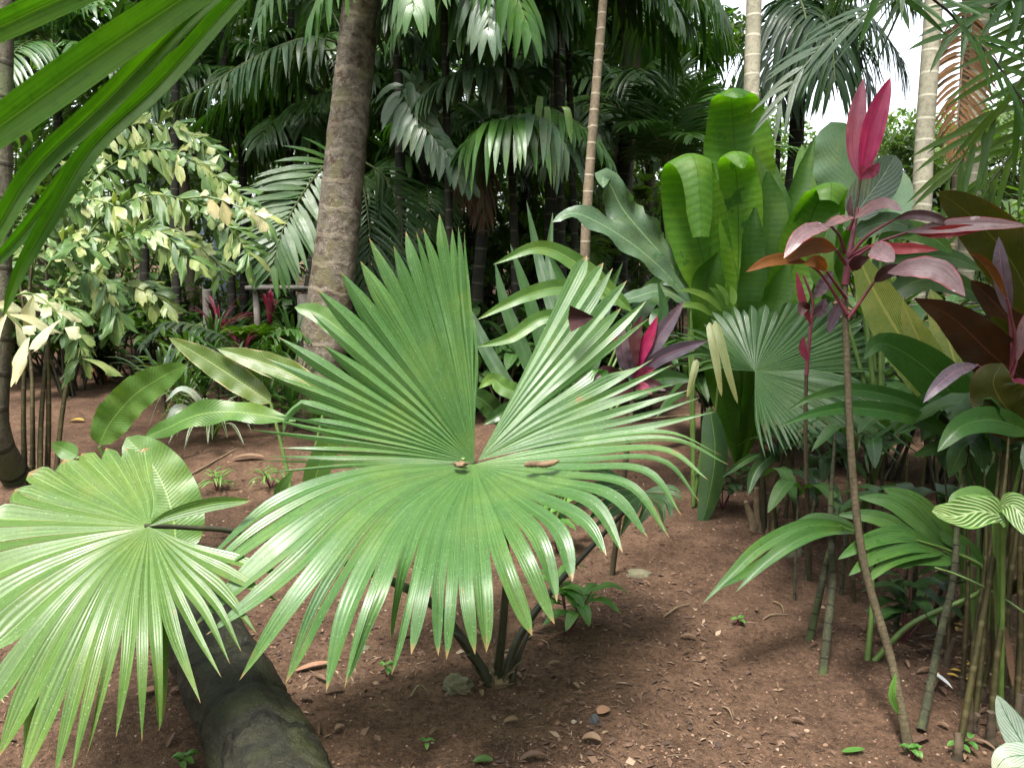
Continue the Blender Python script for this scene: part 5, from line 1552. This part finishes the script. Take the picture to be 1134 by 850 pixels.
areca('pale ringed palm stem standing right of the two hot pink leaves', [(1018, 270, 6.2), (1024, 150, 6.2), (1034, 0, 6.2), (1040, -200, 6.2), (1048, -520, 6.2)], .068, sag=.5)
areca('pale ringed palm stem behind the dead orange frond', [(1072, 260, 7.2), (1078, 150, 7.2), (1086, 30, 7.2), (1090, -160, 7.2), (1096, -480, 7.2)], .07, sag=.5)
areca('second pale ringed palm stem close behind the one with the dead frond', [(1062, 260, 8.4), (1068, 150, 8.4), (1076, 30, 8.4), (1080, -160, 8.4), (1086, -460, 8.4)], .06, sag=.5)
T = areca('palm with heavy dark drooping crown against the bright sky at upper right', [(872, 260, 9.0), (880, 180, 9.0), (884, 110, 9.0), (886, 60, 9.0)], .09, crown=False, tmat='cane_dark')
c = P(886, 50, 9.0)
for pts in ([(886, 40, 9.0), (905, 10, 8.8), (950, 10, 8.6), (985, 45, 8.5), (1000, 75, 8.5)], 
            [(886, 45, 9.0), (872, 20, 8.7), (860, 40, 8.6), (856, 90, 8.5)], [(886, 40, 9.0), (915, 20, 9.2), (950, 50, 9.3), (965, 100, 9.3)],
            [(886, 40, 9.0), (895, 10, 8.6), (918, 30, 8.3), (925, 90, 8.2)], [(886, 40, 9.0), (880, 0, 8.7), (890, 10, 8.4), (900, 70, 8.2)],
            [(886, 40, 9.0), (910, -30, 9.2), (960, -40, 9.3), (1010, 0, 9.3)]):
    frond(T, 'palm_silhouette', pts, .75, 34, .022, ang=60, droop=1.05, rr=.02)
frond(T, 'palm_brown', [(884, 60, 8.9), (872, 75, 8.8), (868, 95, 8.7), (866, 120, 8.7)], .3, 14, .012, droop=1.2)['label'] = 'yellow brown dying frond'
T = areca('slim dark palm stem left of the dark crowned palm', [(858, 260, 9.6), (862, 160, 9.6), (864, 60, 9.6), (866, -40, 9.6), (868, -100, 9.6)], .03, tmat='cane_dark', L=1.3, ll=.4)

b = GX(1056, 6.6)
T = thing('palm_tree', 'palm with a dead orange brown frond hanging between the pale stems at upper right', 'palm tree', b)
TB(T, 'cane_thin', [b, P(1064, 150, 6.6), P(1070, 20, 6.6), P(1070, -40, 6.6)], [.045, .04, .035], 'trunk', n=50)
frond(T, 'palm_dead', [(1070, -10, 6.5), (1068, 40, 6.45), (1064, 90, 6.4), (1060, 140, 6.4), (1058, 175, 6.4)], .34, 26, .016, ang=65, droop=.5, up=(0, -1, .2), rmat='pet_brown')['label'] = 'dead orange brown frond'
for k in range(8):
    frond(T, 'palm', arch(P(1070, -40, 6.6), k * 45, random.uniform(20, 60), 1.6, .7), .5, 22, .02, droop=.7, world=True)

# overhead palm at upper right
b = np.array([3.2, 1.9, terrain(3.2, 1.9)])
T = thing('palm_tree', 'near palm reaching in from the upper right with a dark leaf rib', 'palm tree', b)
top = P(1010, -330, 2.6)
top = np.array([3.0, 2.3, 3.3])
TB(T, 'cane_thin', [b - np.array([0, 0, .05]), (b + top) / 2, top], [.07, .06, .05], 'trunk', world=True, n=30)
frond(T, 'palm', [np.array([2.9, 2.3, 3.35]), np.array([2.2, 2.25, 3.2]), P(1000, -60, 2.2), P(1042, -2, 2.2), P(1082, 42, 2.2), P(1112, 84, 2.2), P(1145, 130, 2.2)], .25, 30, .011, ang=58, droop=.12,
      rmat='rachis_dark', rr=.010, up=(0, -.8, .6), start=.3, tipf=.6)
frond(T, 'palm_grey', [np.array([2.9, 2.4, 3.4]), P(1110, -120, 3.0), P(1010, -18, 3.3), P(960, 12, 3.4), P(905, 55, 3.5), P(862, 118, 3.5)], .5, 30, .013, ang=24, droop=.3, rr=.008, up=(0, -.6, .7), start=.3)
frond(T, 'palm_lime', [np.array([3.0, 2.4, 3.3]), P(1190, 20, 2.8), P(1140, 90, 2.9), P(1090, 140, 3.0), P(1050, 200, 3.05)], .5, 26, .014, ang=45, droop=.2, up=(0, -.8, .6), start=.25)
frond(T, 'palm_lime', [np.array([3.0, 2.4, 3.2]), P(1210, 80, 3.0), P(1160, 130, 3.1), P(1110, 180, 3.2), P(1080, 240, 3.25)], .5, 26, .014, ang=45, droop=.2, up=(0, -.8, .6), start=.25)
frond(T, 'palm', [np.array([3.0, 2.4, 3.4]), P(1190, -60, 2.8), P(1140, -10, 2.8), P(1090, 10, 2.8), P(1050, 40, 2.8)], .45, 24, .014, ang=45, droop=.2, up=(0, -.8, .6), start=.25)
for az, e in ((20, 40), (70, 30), (-40, 45), (110, 45), (-90, 40)):
    frond(T, 'palm', arch(top + np.array([0, 0, .05]), az, e, 1.9, .6), .5, 24, .016, droop=.6, world=True)

# pale ribbed leaves behind the pink plant
b = GX(946, 6.0)
T = thing('ribbed_plant', 'very pale ribbed fan like leaf left of the two hot pink leaves', 'broad leaved plant', b)
LF(T, 'pale', [(968, 262, 5.9), (950, 220, 5.88), (932, 180, 5.85), (920, 135, 5.8)], 34, a=.55, b=.35, rip=.08, n=26, m=11, fold=.08)
LF(T, 'pale', [(975, 262, 5.95), (990, 225, 5.95), (1000, 190, 5.95)], 20, a=.5, b=.5, n=20)
LF(T, 'heli', [(950, 300, 5.9), (905, 250, 5.9), (890, 200, 5.9), (888, 160, 5.9)], 14, a=.6, b=.5, n=20)
for to in ((968, 262, 5.9), (975, 262, 5.95), (950, 300, 5.9)):
    petl(T, 'pet_green', (946, 440, 6.0), to, (.02, .012))
TB(T, 'pet_green', [b, P(946, 440, 6.0)], [.03, .025], 'stem')
b = GX(985, 3.9)
T = thing('elephant_ear', 'rounded glossy grey leaf directly behind the base of the hot pink leaves', 'broad leaved plant', b)
LF(T, 'greyleaf', [(944, 242, 3.8), (958, 222, 3.8), (976, 198, 3.78), (992, 172, 3.75)], 22, a=.4, b=.3, n=22, m=9, fold=.12)
LF(T, 'heli', [(975, 262, 3.85), (1000, 255, 3.82), (1030, 262, 3.8), (1055, 280, 3.8)], 12, a=.5, b=.5, n=20, face=.3)
LF(T, 'ginger_grey', [(945, 262, 3.85), (965, 250, 3.82), (990, 246, 3.8), (1015, 256, 3.8)], 12, a=.5, b=.5, n=20, face=.3)
LF(T, 'heli_dark', [(960, 300, 3.9), (1000, 285, 3.88), (1050, 285, 3.86), (1090, 300, 3.86)], 13, a=.5, b=.6, n=20, face=.3)
LF(T, 'heli_dark', [(980, 330, 3.9), (1020, 310, 3.88), (1060, 315, 3.86), (1100, 340, 3.86)], 14, a=.5, b=.6, n=20, face=.2)
LF(T, 'heli', [(930, 330, 3.9), (910, 300, 3.88), (915, 260, 3.86), (930, 235, 3.86)], 13, a=.5, b=.5, n=20)
for to in ((944, 242, 3.8), (975, 262, 3.85), (945, 262, 3.85), (960, 300, 3.9), (980, 330, 3.9), (930, 330, 3.9)):
    petl(T, 'pet_green', (975, 500, 3.9), to, (.013, .008))
TB(T, 'pet_green', [b, P(975, 500, 3.9)], [.02, .018], 'stem')

# ================================================================== GENERIC UNDERSTORY SHRUBS


def shrub(label, base, h, r, mat, k, L, hw, group=None, cat='shrub', name='leafy_shrub', up=.3):
    T = thing(name, label, cat, base, group)
    base = np.asarray(base)
    st, fl = MB(), MB()
    for i in range(max(4, k // 9)):
        az = random.random() * 6.28
        e = base + np.array([math.cos(az) * r * random.random(), math.sin(az) * r * random.random(), h * random.uniform(.5, 1)])
        st.tube([base + RG.normal(0, .04, 3) * [1, 1, 0] - np.array([0, 0, .03]), (base + e) / 2 + np.array([0, 0, .1 * h]), e], [.014, .006], seg=5, n=8)
        for j in range(9):
            a2 = random.random() * 6.28
            el = random.uniform(-.3, .9)
            d = np.array([math.cos(a2) * math.cos(el), math.sin(a2) * math.cos(el), math.sin(el)])
            p0 = e - (e - base) * random.random() * .45
            ll = L * random.uniform(.6, 1.2)
            fl.ribbon([p0, p0 + d * ll * .5 + [0, 0, .06 * ll], p0 + d * ll - [0, 0, .25 * ll]], hw * random.uniform(.7, 1.2), N=(0, 0, 1) + d * [.2, .2, 0], n=7, m=3, a=.6, b=.8, fold=.25)
    st.build('stems', M['pet_dark'], T)
    fl.build('foliage', M[mat], T)
    return T


g1 = 'dim leafy shrubs under the background trees'
lab1 = 'dark leafy shrub among others in the shade under the background trees'
SH = [(120, 8.5, 1.3, .6, 'tree_dark'), (60, 7.2, 1.2, .5, 'heli_dark'), (165, 9.2, 1.2, .6, 'heli_dark'), (210, 10.0, 1.3, .6, 'tree_mid'), (300, 9.8, 1.4, .6, 'heli_dark'),
      (350, 9.0, 1.2, .6, 'tree_dark'), (410, 8.6, 1.5, .7, 'heli_dark'), (470, 8.0, 1.3, .7, 'tree_dark'), (520, 8.4, 1.6, .7, 'heli_dark'), (570, 9.0, 1.6, .7, 'tree_dark'),
      (630, 9.0, 1.5, .6, 'heli_dark'), (680, 8.4, 1.5, .6, 'tree_dark'), (720, 6.6, 1.0, .5, 'heli_dark'), (660, 6.8, 1.1, .5, 'heli_dark'), (760, 8.2, 1.7, .6, 'tree_mid'),
      (20, 9.0, 1.6, .7, 'tree_mid'), (-60, 8.2, 1.8, .8, 'tree_mid'), (250, 11.5, 1.6, .8, 'tree_mid'), (150, 12, 1.8, .8, 'tree_mid'), (380, 11, 1.8, .8, 'tree_mid'),
      (450, 10.4, 1.7, .8, 'tree_mid'), (330, 8.0, .9, .4, 'heli_dark'), (560, 6.2, .9, .4, 'heli_dark'), (420, 6.9, .9, .4, 'heli_dark'), (500, 6.6, 1.0, .4, 'heli_dark'), (620, 6.3, 1.0, .4, 'heli_dark')]
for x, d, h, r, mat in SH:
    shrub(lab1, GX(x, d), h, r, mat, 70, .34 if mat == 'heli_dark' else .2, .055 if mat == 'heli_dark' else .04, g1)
g5 = 'low leafy plants on the soil at the back left'
for k, (x, d) in enumerate(((70, 7.6), (100, 8.0), (140, 8.4), (175, 8.2), (215, 8.6), (250, 8.8), (285, 8.6), (320, 8.4), (90, 9.4), (155, 9.8), (230, 10), (300, 10.2), (380, 8), (440, 7.4), (490, 7.2), (550, 7.4), (600, 7.0), (650, 7.4), (700, 7.4), (40, 8.6), (345, 7.2), (365, 9.6))):
    shrub('low bushy green plant on the soil in the back left shade' if x < 400 else 'low bushy green plant in the shade behind the big fan', GX(x, d), random.uniform(.5, .9), .55, ('tree_mid', 'heli_dark', 'tree_dark')[k % 3], 80, .26, .045, g5 if x < 400 else 'low leafy plants behind the big fan')
g4 = 'pale bushes behind the fishtail palm'
for x, d, h, r, mat in ((10, 8.5, 3.2, .9, 'tree_pale'), (110, 9.5, 2.8, .9, 'tree_mid'), (-70, 7.5, 3.0, .9, 'tree_pale'), (200, 13, 2.4, 1.0, 'tree_pale'), (290, 14, 2.4, 1.0, 'tree_pale'), (600, 12, 2.2, .9, 'tree_pale'), (650, 13, 2.4, .9, 'tree_pale'), (520, 13, 2.6, 1.0, 'tree_mid')):
    shrub('pale green loose bush among the background foliage', GX(x, d), h, r, mat, 150, .26, .05, g4)
for k, (x, d, h) in enumerate(((632, 8.2, 1.1), (590, 9.4, 1.3), (505, 9.2, 1.0))):
    b = GX(x, d)
    palm(['small bright green palm just left of the slender pale stem', 'small bright palm behind the shiny drooping palm', 'small fine leaved palm behind the tip of the big fan'][k], b, b + np.array([0, 0, h]), .04, 10, 1.0, .34, mat='palm_lime', sag=.7, nl=22, wd=.014, droop=.4)
g6 = 'mid green bushes deep behind the big fan'
for x, d, h, r, mat in ((395, 10.5, 2.6, .9, 'tree_mid'), (440, 11.5, 3.0, 1.0, 'tree_pale'), (490, 10.5, 2.4, .9, 'tree_mid'), (540, 11.5, 2.8, 1.0, 'tree_pale'), (585, 10.6, 2.6, .9, 'tree_mid'), (625, 11.2, 3.0, .9, 'tree_pale'), (665, 11.6, 2.6, .9, 'tree_mid'), (705, 10.8, 2.2, .8, 'tree_pale')):
    shrub('mid green bush deep in the foliage behind the notch of the big fan', GX(x, d), h, r, mat, 150, .3, .06, g6)
g2 = 'bright bushy plants behind the right hand palms'
for x, d, h, r, mat in ((985, 7.6, 2.1, .8, 'tree_mid'), (1050, 8.0, 1.9, .8, 'tree_mid'), (1110, 7.6, 2.0, .8, 'tree_mid'), (900, 8.0, 1.8, .7, 'tree_mid'), (1150, 6.2, 1.9, .8, 'tree_mid'), (1180, 9, 2.4, 1, 'tree_mid')):
    shrub('mid green bushy plant behind the pale ringed stems at right', GX(x, d), h, r, mat, 120, .36, .04, g2)
g3 = 'dark broad leaved plants low behind the right fan leaf'
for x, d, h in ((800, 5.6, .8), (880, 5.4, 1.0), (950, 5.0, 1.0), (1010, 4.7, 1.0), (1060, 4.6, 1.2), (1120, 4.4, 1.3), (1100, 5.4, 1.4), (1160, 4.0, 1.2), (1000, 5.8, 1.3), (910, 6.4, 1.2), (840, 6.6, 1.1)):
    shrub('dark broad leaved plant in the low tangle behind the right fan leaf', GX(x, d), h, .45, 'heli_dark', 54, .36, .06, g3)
T = thing('lime_plant', 'yellow green spiky seedling leaves just above the right fan leaf', 'leafy plant', GX(800, 4.3))
for pts in ([(800, 345, 4.2), (785, 330, 4.18), (765, 322, 4.15), (748, 322, 4.12)], [(802, 340, 4.2), (795, 325, 4.18), (785, 318, 4.16)], [(806, 338, 4.2), (800, 322, 4.2), (792, 314, 4.2)],
            [(812, 338, 4.2), (812, 325, 4.2), (809, 316, 4.2)], [(790, 350, 4.2), (775, 340, 4.15), (758, 338, 4.12), (742, 345, 4.1)]):
    LF(T, 'palm_lime', pts, 4, 'leaf', face=.3)
TB(T, 'pet_green', [GX(800, 4.3), P(803, 350, 4.2)], [.012, .006], 'stem')

# ================================================================== BACKGROUND TREES AND FOREST
TR = [(-150, 12, 8, 2.6, 'tree_dark', 'broad tree at the far left behind the fishtail palm'), (60, 14, 9, 3.0, 'tree_dark', 'tall dark tree behind the fishtail palm'),
      (215, 12.5, 8.5, 2.8, 'tree_dark', 'dark leafy tree above the red rosettes'), (360, 13, 9, 3.0, 'tree_dark', 'dark tree directly behind the thick leaning trunk'),
      (480, 12, 8.5, 2.8, 'tree_dark', 'dark tree behind the shiny drooping palm'), (590, 13.5, 9, 3.0, 'tree_dark', 'dark tree behind the ringed palm stem'),
      (585, 12.0, 8, 1.8, 'tree_dark', 'dark tree left of the bright sky gap'), (712, 15, 7.0, 1.3, 'tree_mid', 'lighter green tree edging the bright sky gap')]
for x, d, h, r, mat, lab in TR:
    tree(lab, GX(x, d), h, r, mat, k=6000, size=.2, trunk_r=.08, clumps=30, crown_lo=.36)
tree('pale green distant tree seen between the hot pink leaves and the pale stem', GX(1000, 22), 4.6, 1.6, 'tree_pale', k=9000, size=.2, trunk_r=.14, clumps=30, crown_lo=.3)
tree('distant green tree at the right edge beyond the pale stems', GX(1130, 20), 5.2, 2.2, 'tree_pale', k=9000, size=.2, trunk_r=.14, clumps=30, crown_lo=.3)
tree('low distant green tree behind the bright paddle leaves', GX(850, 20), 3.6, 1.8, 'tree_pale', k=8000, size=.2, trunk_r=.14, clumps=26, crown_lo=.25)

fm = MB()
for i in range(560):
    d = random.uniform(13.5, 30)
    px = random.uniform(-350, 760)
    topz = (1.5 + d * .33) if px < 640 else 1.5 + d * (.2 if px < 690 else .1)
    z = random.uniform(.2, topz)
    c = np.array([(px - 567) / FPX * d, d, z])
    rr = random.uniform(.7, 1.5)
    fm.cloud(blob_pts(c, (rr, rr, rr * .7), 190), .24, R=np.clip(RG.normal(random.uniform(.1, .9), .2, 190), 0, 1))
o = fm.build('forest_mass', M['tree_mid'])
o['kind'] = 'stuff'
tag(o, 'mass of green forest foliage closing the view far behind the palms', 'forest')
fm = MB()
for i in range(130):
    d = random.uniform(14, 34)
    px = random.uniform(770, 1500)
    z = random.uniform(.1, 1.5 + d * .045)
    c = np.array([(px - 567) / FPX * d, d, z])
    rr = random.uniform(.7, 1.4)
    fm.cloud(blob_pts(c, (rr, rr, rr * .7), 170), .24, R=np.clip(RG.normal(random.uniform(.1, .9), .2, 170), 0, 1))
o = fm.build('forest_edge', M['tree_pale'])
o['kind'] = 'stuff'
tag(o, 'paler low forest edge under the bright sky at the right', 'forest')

tree('leafy shade tree spreading over the canes at the right edge', np.array([2.8, 1.0, 0.0]), 6.2, 2.7, 'tree_mid', k=10000, size=.16, trunk_r=.13, clumps=30, crown_lo=.55)

fm = MB()
for i in range(420):
    side = i % 3
    if side == 0:
        x, y = random.uniform(-9, 9), random.uniform(-13, -7)
    elif side == 1:
        x, y = random.uniform(-15, -9), random.uniform(-9, 12)
    else:
        x, y = random.uniform(9, 15), random.uniform(-9, 10)
    z = random.uniform(.2, 7.5)
    rr = random.uniform(.9, 1.6)
    fm.cloud(blob_pts((x, y, z), (rr, rr, rr * .8), 90), .42, asp=.5, R=np.clip(RG.normal(random.uniform(.1, .9), .2, 90), 0, 1))
o = fm.build('surrounding_forest', M['tree_mid'])
o['kind'] = 'stuff'
tag(o, 'forest foliage standing all round the clearing', 'forest')

# ================================================================== GROUND LITTER
def gz(x, y):
    return np.array([x, y, terrain(x, y)])


lt, pb_ = MB(), MB()
n_l = 34000
yy = 1.7 + 8 * RG.random(n_l) ** 1.7
xx = (RG.random(n_l) - .5) * 1.7 * yy
dens = np.array([noise.noise(Vector((x * 1.3, y * 1.3, 5))) for x, y in zip(xx, yy)])
for x, y, q in zip(xx, yy, dens):
    if random.random() > .35 + 1.6 * q + (.3 if x > .4 else 0):
        continue
    p = gz(x, y) + np.array([0, 0, .004])
    a = random.random() * 6.28
    L = random.choice((.004, .005, .006, .006, .008, .008, .010, .012, .014, .02))
    wd = L * random.uniform(.15, .6)
    if random.random() < .18:
        L, wd = random.uniform(.012, .035), random.uniform(.0008, .0018)
    dv = np.array([math.cos(a), math.sin(a), RG.normal(0, .25)]) * L
    sv = np.array([-math.sin(a), math.cos(a), RG.normal(0, .3)]) * wd
    lt.add([p - dv, p - sv * .8 + [0, 0, .002], p + dv, p + sv + [0, 0, .003]], [[0, 1, 2, 3]], np.zeros((4, 2)), random.random())
ico_t = (1 + 5 ** .5) / 2
IV = nrm(np.array([(-1, ico_t, 0), (1, ico_t, 0), (-1, -ico_t, 0), (1, -ico_t, 0), (0, -1, ico_t), (0, 1, ico_t), (0, -1, -ico_t), (0, 1, -ico_t), (ico_t, 0, -1), (ico_t, 0, 1), (-ico_t, 0, -1), (-ico_t, 0, 1)]))
IF = [(0, 11, 5), (0, 5, 1), (0, 1, 7), (0, 7, 10), (0, 10, 11), (1, 5, 9), (5, 11, 4), (11, 10, 2), (10, 7, 6), (7, 1, 8), (3, 9, 4), (3, 4, 2), (3, 2, 6), (3, 6, 8), (3, 8, 9), (4, 9, 5), (2, 4, 11), (6, 2, 10), (8, 6, 7), (9, 8, 1)]
for i in range(13000):
    y = 1.7 + 7 * random.random() ** 1.7
    x = (random.random() - .5) * 1.7 * y
    r = .002 + .005 * random.random() ** 3 + (.008 if random.random() < .015 else 0)
    V = IV * (1 + RG.normal(0, .18, (12, 1))) * r * np.array([1, random.uniform(.6, 1), random.uniform(.5, .9)]) + gz(x, y) + np.array([0, 0, r * .2])
    pb_.add(V, IF, np.zeros((12, 2)), random.random())
o = lt.build('leaf_litter', M['litter'], smooth=False)
o['kind'] = 'stuff'
tag(o, 'fine dry leaf and twig litter scattered over the brown soil', 'litter')
o = pb_.build('pebbles', M['pebble'], smooth=True)
o['kind'] = 'stuff'
tag(o, 'small clods and pebbles scattered over the brown soil', 'pebbles')

b = G(506, 764)
mb = MB()
mb.rock(b + np.array([0, 0, .015]), .043, (1.0, .8, .75), amp=.5, n=12, seed=4.4)
tag(mb.build('rock', M['rock'], None, smooth=False, org=b), 'angular mossy brown rock at the foot of the big fan palm', 'rock')
b = G(658, 797)
mb = MB()
mb.rock(b + np.array([0, 0, .006]), .019, (.8, .6, 1), amp=.5, n=8, seed=8)
tag(mb.build('stone_chip', M['rock_dark'], None, smooth=False, org=b), 'dark slate chip standing in the soil below the young seedling', 'stone')
for px, py, s, lab in ((708, 638, .045, 'brownish stone half buried in the soil right of the seedling'), (870, 612, .07, 'dark mound like stone beneath the right fan palm'), (478, 637, .04, 'small brown stone behind the front fan blades'),
                       (400, 715, .03, 'small stone right of the log tip of the fan')):
    b = G(px, py)
    mb = MB()
    mb.rock(b, s, (1.2, .8, .6), amp=.4, n=10)
    tag(mb.build('stone', M['rock'], None, org=b), lab, 'stone')


def flat_leaf(px, py, ang, L, w, mat, lab, name='fallen_leaf', curl=.2, cat='leaf'):
    b = G(px, py)
    d = np.array([math.cos(math.radians(ang)), math.sin(math.radians(ang)), 0])
    mb = MB()
    mb.ribbon([b - d * L / 2 + [0, 0, .012], b + [0, 0, .012 + curl * L * .3], b + d * L / 2 + [0, 0, .012 + curl * L * .15]], w, N=(0, 0, 1), n=12, m=7, a=.6, b=.6, fold=curl)
    tag(mb.build(name, M[mat], None, org=b), lab, cat)


flat_leaf(347, 741, 25, .13, .014, 'wood_brown', 'long reddish brown bark strip beside the fallen log', 'bark_strip', cat='bark')
flat_leaf(165, 773, 35, .08, .016, 'wood_brown', 'short reddish brown bark strip under the left fan leaf', 'bark_strip', cat='bark')
flat_leaf(945, 831, 10, .075, .011, 'sprout', 'bright green fallen leaf at the bottom of the soil', curl=.1)
flat_leaf(655, 822, -15, .06, .016, 'deadleaf', 'curled dark brown dead leaf at the bottom centre', curl=.6)
flat_leaf(566, 801, 15, .05, .012, 'deadleaf', 'dark dead leaf in front of the big fan palm', curl=.4)
flat_leaf(668, 790, 40, .05, .02, 'wood_brown', 'tan leaf scrap behind the dark slate chip', curl=.2)
flat_leaf(614, 738, 10, .05, .01, 'deadleaf', 'dark thin dead leaf right of the palm base', curl=.5)
flat_leaf(535, 848, 0, .06, .016, 'tree_pale', 'pale greenish dead leaf at the bottom edge', curl=.3)
flat_leaf(762, 711, -10, .06, .012, 'deadleaf', 'brown dead leaf in the middle of the bare soil', curl=.4)
flat_leaf(275, 513, 5, .22, .03, 'deadleaf', 'pale tan dead leaf lying on the soil behind the log', curl=.3)
flat_leaf(85, 467, 5, .12, .03, 'yellowleaf', 'yellow dead leaf on the soil beyond the fishtail palm stems', curl=.3)
flat_leaf(1020, 826, 20, .06, .01, 'deadleaf', 'dead leaf at the foot of the tall thin stem', curl=.3)
flat_leaf(590, 845, 10, .08, .012, 'deadleaf', 'blackish dead leaf at the very bottom edge', curl=.6)
for k in range(16):
    px, py = random.uniform(1030, 1120), random.uniform(690, 760)
    flat_leaf(px, py, random.random() * 360, .035, .007, 'yellowleaf', 'small yellow fallen leaf among the canes at right', curl=.3)
    bpy.data.objects[-1] if False else None
for k in range(22):
    px, py = random.uniform(1000, 1130), random.uniform(690, 848)
    flat_leaf(px, py, random.random() * 360, random.uniform(.03, .075), random.uniform(.004, .010), 'deadleaf', 'brown dead leaf strip in the litter at the foot of the canes', 'dead_leaf', curl=.4)
for k in range(10):
    px, py = random.uniform(505, 590), random.uniform(745, 772)
    flat_leaf(px, py, random.random() * 360, random.uniform(.02, .05), random.uniform(.004, .009), 'deadleaf', 'small dead leaf scrap gathered at the foot of the big fan palm', 'dead_leaf', curl=.4)
for k in range(14):
    px, py = random.choice(((random.uniform(180, 235), random.uniform(760, 845)), (random.uniform(330, 380), random.uniform(745, 845))))
    flat_leaf(px, py, random.random() * 360, random.uniform(.03, .08), random.uniform(.005, .014), 'deadleaf', 'dead leaf scrap lying against the side of the fallen log', 'dead_leaf', curl=.4)
for lab_, g_ in (('brown dead leaf strip in the litter at the foot of the canes', 'dead leaves at the foot of the canes'), ('small dead leaf scrap gathered at the foot of the big fan palm', 'scraps at the foot of the fan palm'), ('dead leaf scrap lying against the side of the fallen log', 'dead leaves along the log')):
    for o in COL.objects:
        if o.get('label') == lab_:
            o['group'] = g_
for o in COL.objects:
    if o.get('label') == 'small yellow fallen leaf among the canes at right':
        o['group'] = 'yellow fallen leaves under the canes'
for k, (px, py) in enumerate(((430, 790), (300, 790), (720, 650), (780, 735), (830, 680), (860, 760), (700, 700), (760, 800), (880, 800), (200, 560), (240, 530), (640, 760), (480, 815), (820, 610), (960, 700), (900, 720), (1000, 660), (110, 700))):
    flat_leaf(px + random.uniform(-8, 8), py, random.random() * 360, random.uniform(.025, .045), random.uniform(.004, .010), 'deadleaf', 'small dry brown leaf scrap on the bare soil', 'dead_leaf', curl=.45)
for o in COL.objects:
    if o.get('label') == 'small dry brown leaf scrap on the bare soil':
        o['group'] = 'dry leaf scraps on the soil'
b = G(1040, 765)
mb = MB()
mb.ribbon([G(1028, 752) + [0, 0, .015], b + [0, 0, .03], G(1054, 770) + [0, 0, .01]], .009, N=(0, 0, 1), n=8, m=4, a=.2, b=.2, fold=.5)
tag(mb.build('plastic_scrap', M['white'], None, org=b), 'crumpled white plastic scrap on the soil between the canes', 'litter scrap')


def stick(px0, py0, px1, py1, r, lab):
    a, c = G(px0, py0) + [0, 0, r], G(px1, py1) + [0, 0, r]
    mb = MB()
    mb.tube([a, (a + c) / 2 + RG.normal(0, .008, 3) + [0, 0, .008], c], [r, r * .8, r * .5], seg=6, n=12, wob=.1)
    tag(mb.build('twig', M['pet_brown'], None, org=a), lab, 'twig')


stick(200, 532, 262, 502, .008, 'crooked dark twig on the soil behind the log')
stick(735, 685, 765, 672, .004, 'thin pale twig on the bare soil right of the seedling')
stick(800, 780, 812, 795, .003, 'short pale twig low on the bare soil')
stick(855, 665, 868, 680, .003, 'short twig under the seedling palm blade')
stick(845, 690, 872, 683, .004, 'pale twig lying left of the mossy canes')
stick(690, 470, 815, 458, .008, 'thin bare branch crossing behind the purple plant')
stick(455, 772, 476, 770, .006, 'short thick twig in front of the rock')
stick(600, 712, 608, 722, .003, 'tiny pale twig behind the palm base')


def seedling(px, py, h, k, L, hw, lab, stems=3, cat='seedling', mat='sprout'):
    b = G(px, py)
    T = thing('seedling', lab, cat, b)
    for s_ in range(stems):
        tp = b + np.array([RG.normal(0, .35) * h, RG.normal(0, .3) * h, h * random.uniform(.7, 1)])
        TB(T, 'cord_pet', [b - np.array([0, 0, .01]), (b + tp) / 2, tp], [.004, .002], 'stem', world=True, seg=5)
        for j in range(k):
            az = j * 2.4 + random.random()
            p0 = tp - (tp - b) * .12 * j
            h2 = np.array([math.cos(az), math.sin(az), 0])
            mb = MB()
            mb.ribbon([p0, p0 + h2 * L * .5 + [0, 0, L * .15], p0 + h2 * L - [0, 0, L * .1]], hw, N=(0, 0, 1), n=10, m=5, a=.6, b=.8, fold=.2, rip=.1)
            mb.build('leaf', M[mat], T)
    return T


seedling(630, 704, .21, 5, .14, .024, 'small green leafy seedling right of the big fan palm base', 4)
seedling(617, 610, .25, 4, .13, .026, 'leafy seedling showing between the big fan and its right petiole', 3)
seedling(1000, 712, .3, 5, .16, .026, 'dim leafy seedling at the foot of the thin canes', 4, mat='heli_dark')
seedling(800, 560, .25, 5, .1, .025, 'dim creeper like seedling below the hanging dark leaf', 4, mat='heli_dark')
seedling(428, 748, .05, 3, .04, .008, 'tiny sprout in front of the fan blade tips', 2)
seedling(478, 828, .03, 3, .03, .007, 'tiny sprout alone at the bottom centre of the soil', 1)
seedling(815, 695, .04, 3, .03, .008, 'tiny sprout in the middle of the right hand soil', 2)
seedling(1010, 838, .04, 4, .03, .009, 'tiny sprout at the foot of the tall thin stem', 2)
seedling(200, 846, .05, 4, .04, .01, 'tiny sprout left of the log at the bottom edge', 2)
seedling(240, 545, .12, 6, .12, .006, 'grassy sprout on the soil behind the left fan leaf', 4)
seedling(300, 540, .12, 6, .12, .006, 'grassy sprout under the left side of the big fan', 4)
seedling(1062, 838, .05, 4, .035, .01, 'tiny sprout at the foot of the front cane', 2)
